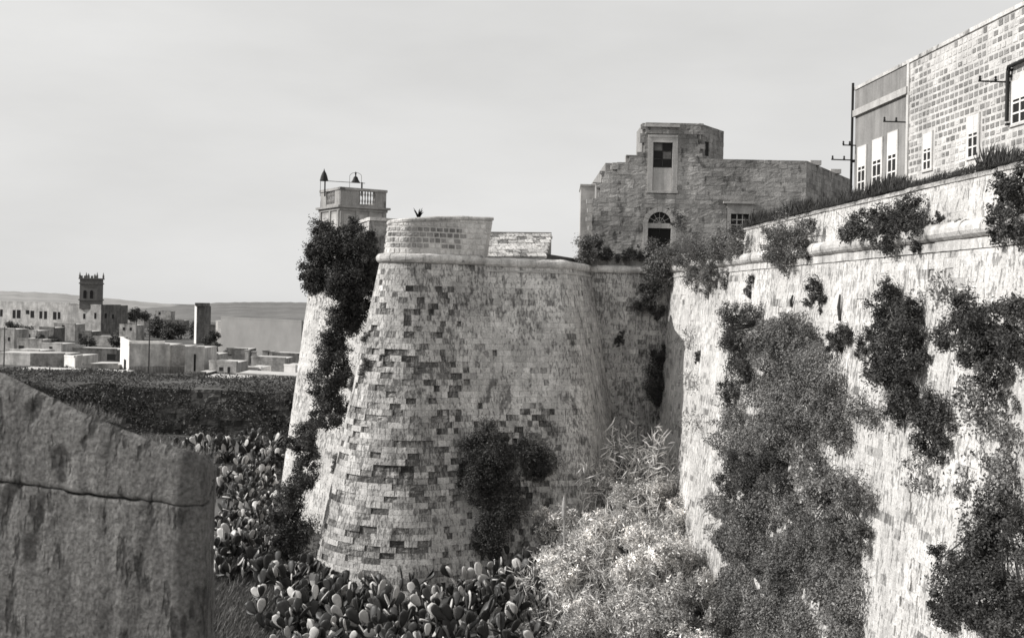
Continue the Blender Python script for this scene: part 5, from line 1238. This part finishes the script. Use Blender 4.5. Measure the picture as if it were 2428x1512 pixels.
for (lb, x, y, r, d) in (('round dark tree beside the pale outbuilding on the left', 243, 1418, 22, 174), ('dark tree left of the church shed', 178, 1290, 24, 232), ('dark tree on the roof line below the convent', 205, 1298, 18, 236), ('spreading dark tree right of the church', 520, 1208, 26, 420), ('wide dark tree behind the white house', 600, 1258, 40, 340), ('dark tree mass left of the water tower', 690, 1262, 40, 330), ('dark tree behind the roof of the white house', 520, 1265, 34, 345), ('dark tree at the foot of the water tower', 800, 1290, 24, 240), ('round dark bush at the end of the big shed', 828, 1312, 12, 225), ('scrubby tree in front of the ruined wall', 850, 1352, 22, 190), ('small dark tree by the farm building', 930, 1398, 16, 180), ('dark tree at the far left behind the grey house', 40, 1240, 20, 250), ('dark clump under the convent windows', 100, 1262, 22, 262), ('dark shrub in front of the church', 330, 1300, 22, 262), ('dark tree between the church and the white house', 430, 1302, 24, 256), ('small tree near the end of the lane', 1000, 1450, 10, 152), ('bushy tree by the cube house', 812, 1372, 18, 176)):
    far_tree(lb, x, y, r, d)
for (lb, x, y, r, d) in (('low scrub clump before the dark low house', 880, 1432, 16, 156), ('low scrub clump left of the ruined hut', 420, 1455, 20, 152), ('low scrub clump in front of the white house', 545, 1452, 12, 152), ('low scrub clump at the right end of the bright terrace', 350, 1478, 18, 128), ('low scrub clump at the left end of the bright terrace', 130, 1478, 22, 128), ('low scrub clump in the middle of the bright terrace', 240, 1480, 20, 128)):
    far_tree(lb, x, y, r, d, M_LEAFM)
# ground cover: hedge growth on the far bank, weeds and dry grass
def cover(name, label, P, N, sz, asp, T, mat, along=None):
    tag(link(name, leaf_mesh(name, P, N, sz, asp, T, .05, along), mat), label, kind='stuff')
n = 70000; X = rng.uniform(-70, -9, n); up_ = rng.random(n); Y = 108.3 + rng.normal(size=n) * .5 + up_ * 1.0; Z = -1.2 + up_ * (4.3 + 1.2 * vnoise(X * .3, X * 0, 2)); keep = vnoise(X * .35, Z * .8, 17) > .42
P = np.stack([X, Y - .5, Z], -1)[keep]; cover('bank_creeper', 'dark creeper and weeds covering the far bank of the ditch', P, rng.normal(size=P.shape) + np.array([0, -.6, .5]), rng.uniform(.1, .3, len(P)), .5, rng.uniform(.4, 2.0, len(P)), M_LEAFD)
n = 24000; Y = rng.uniform(111.5, 168, n); X = -Y * rng.uniform(.17, .48, n); kk = vnoise(X * .12, Y * .1, 27) > .38; X, Y = X[kk], Y[kk]; P = np.stack([X, Y, ground_z(X, Y) + rng.uniform(0, .7, len(X)) * vnoise(X * .2, Y * .2, 28)], -1); cover('field_scrub', 'dark scrub on the strip of field behind the far bank', P, rng.normal(size=P.shape) + np.array([0, 0, .7]), rng.uniform(.12, .4, len(P)), .5, rng.uniform(.4, 1.5, len(P)), M_LEAFD)
n = 120000; Y = rng.uniform(38, 107, n); X = rng.uniform(-48, 9, n); k = (X > -.5 * Y) & (vnoise(X * .4, Y * .3, 23) > .33); X, Y = X[k], Y[k]
P = np.stack([X, Y, ground_z(X, Y) + rng.uniform(.0, .35, len(X))], -1); cover('ditch_weeds', 'low dark weeds covering the ditch floor', P, rng.normal(size=P.shape) + np.array([0, 0, .8]), rng.uniform(.12, .32, len(P)), .35, rng.uniform(.5, 1.8, len(P)), M_LEAFD)
def grass(name, label, X, Y, Z, h, T, lean=(.25, 0, 1)):
    n = len(X); A_ = np.tile(np.array(lean, float), (n, 1)) + rng.normal(size=(n, 3)) * .28; N = np.cross(A_, rng.normal(size=(n, 3)))
    A_ /= np.linalg.norm(A_, axis=1)[:, None]; P = np.stack([X, Y, Z], -1) + A_ * h[:, None] * .5
    cover(name, label, P, N, h, .07, T, M_GRASS, A_ * 8)
n = 46000
X = rng.uniform(-17, -9, n); Y = rng.uniform(40, 62, n); kk = X / Y < -.165; X, Y = X[kk], Y[kk]; n = len(X); grass('dry_grass', 'wind blown dry grass on the ditch floor beside the near parapet', X, Y, ground_z(X, Y), rng.uniform(.35, 1.0, n), rng.uniform(.5, 1.4, n), (.6, 0, .8))
n = 16000; uq = rng.uniform(14, UP.L - 4, n); x, y, nx, ny = UP.ev(uq); o = -.05 - rng.uniform(0, .7, n); grass('parapet_grass', 'dark dry grass along the top of the white parapet', x + nx * o, y + ny * o, up_top(uq) - .05, rng.uniform(.12, .55, n) * (.3 + 1.1 * vnoise(uq * .8, uq * 0, 3)) * (.5 + .8 * vnoise(uq * 3.1, uq * 0, 4)), rng.uniform(.25, .6, n))
n = 2500; uq = rng.uniform(0.3, FPth.L - .5, n); x, y, nx, ny = FPth.ev(uq); o = -rng.uniform(.02, .2, n); zz = f_top(uq); kk = vnoise(uq * 14, uq * 0, 8) > .5; grass('lichen_tufts', 'tiny dry tufts along the top edge of the near parapet', (x + nx * o)[kk], (y + ny * o)[kk], (zz - .03 - .1 * np.abs(o))[kk], rng.uniform(.008, .028, kk.sum()), rng.uniform(.8, 1.8, kk.sum()))
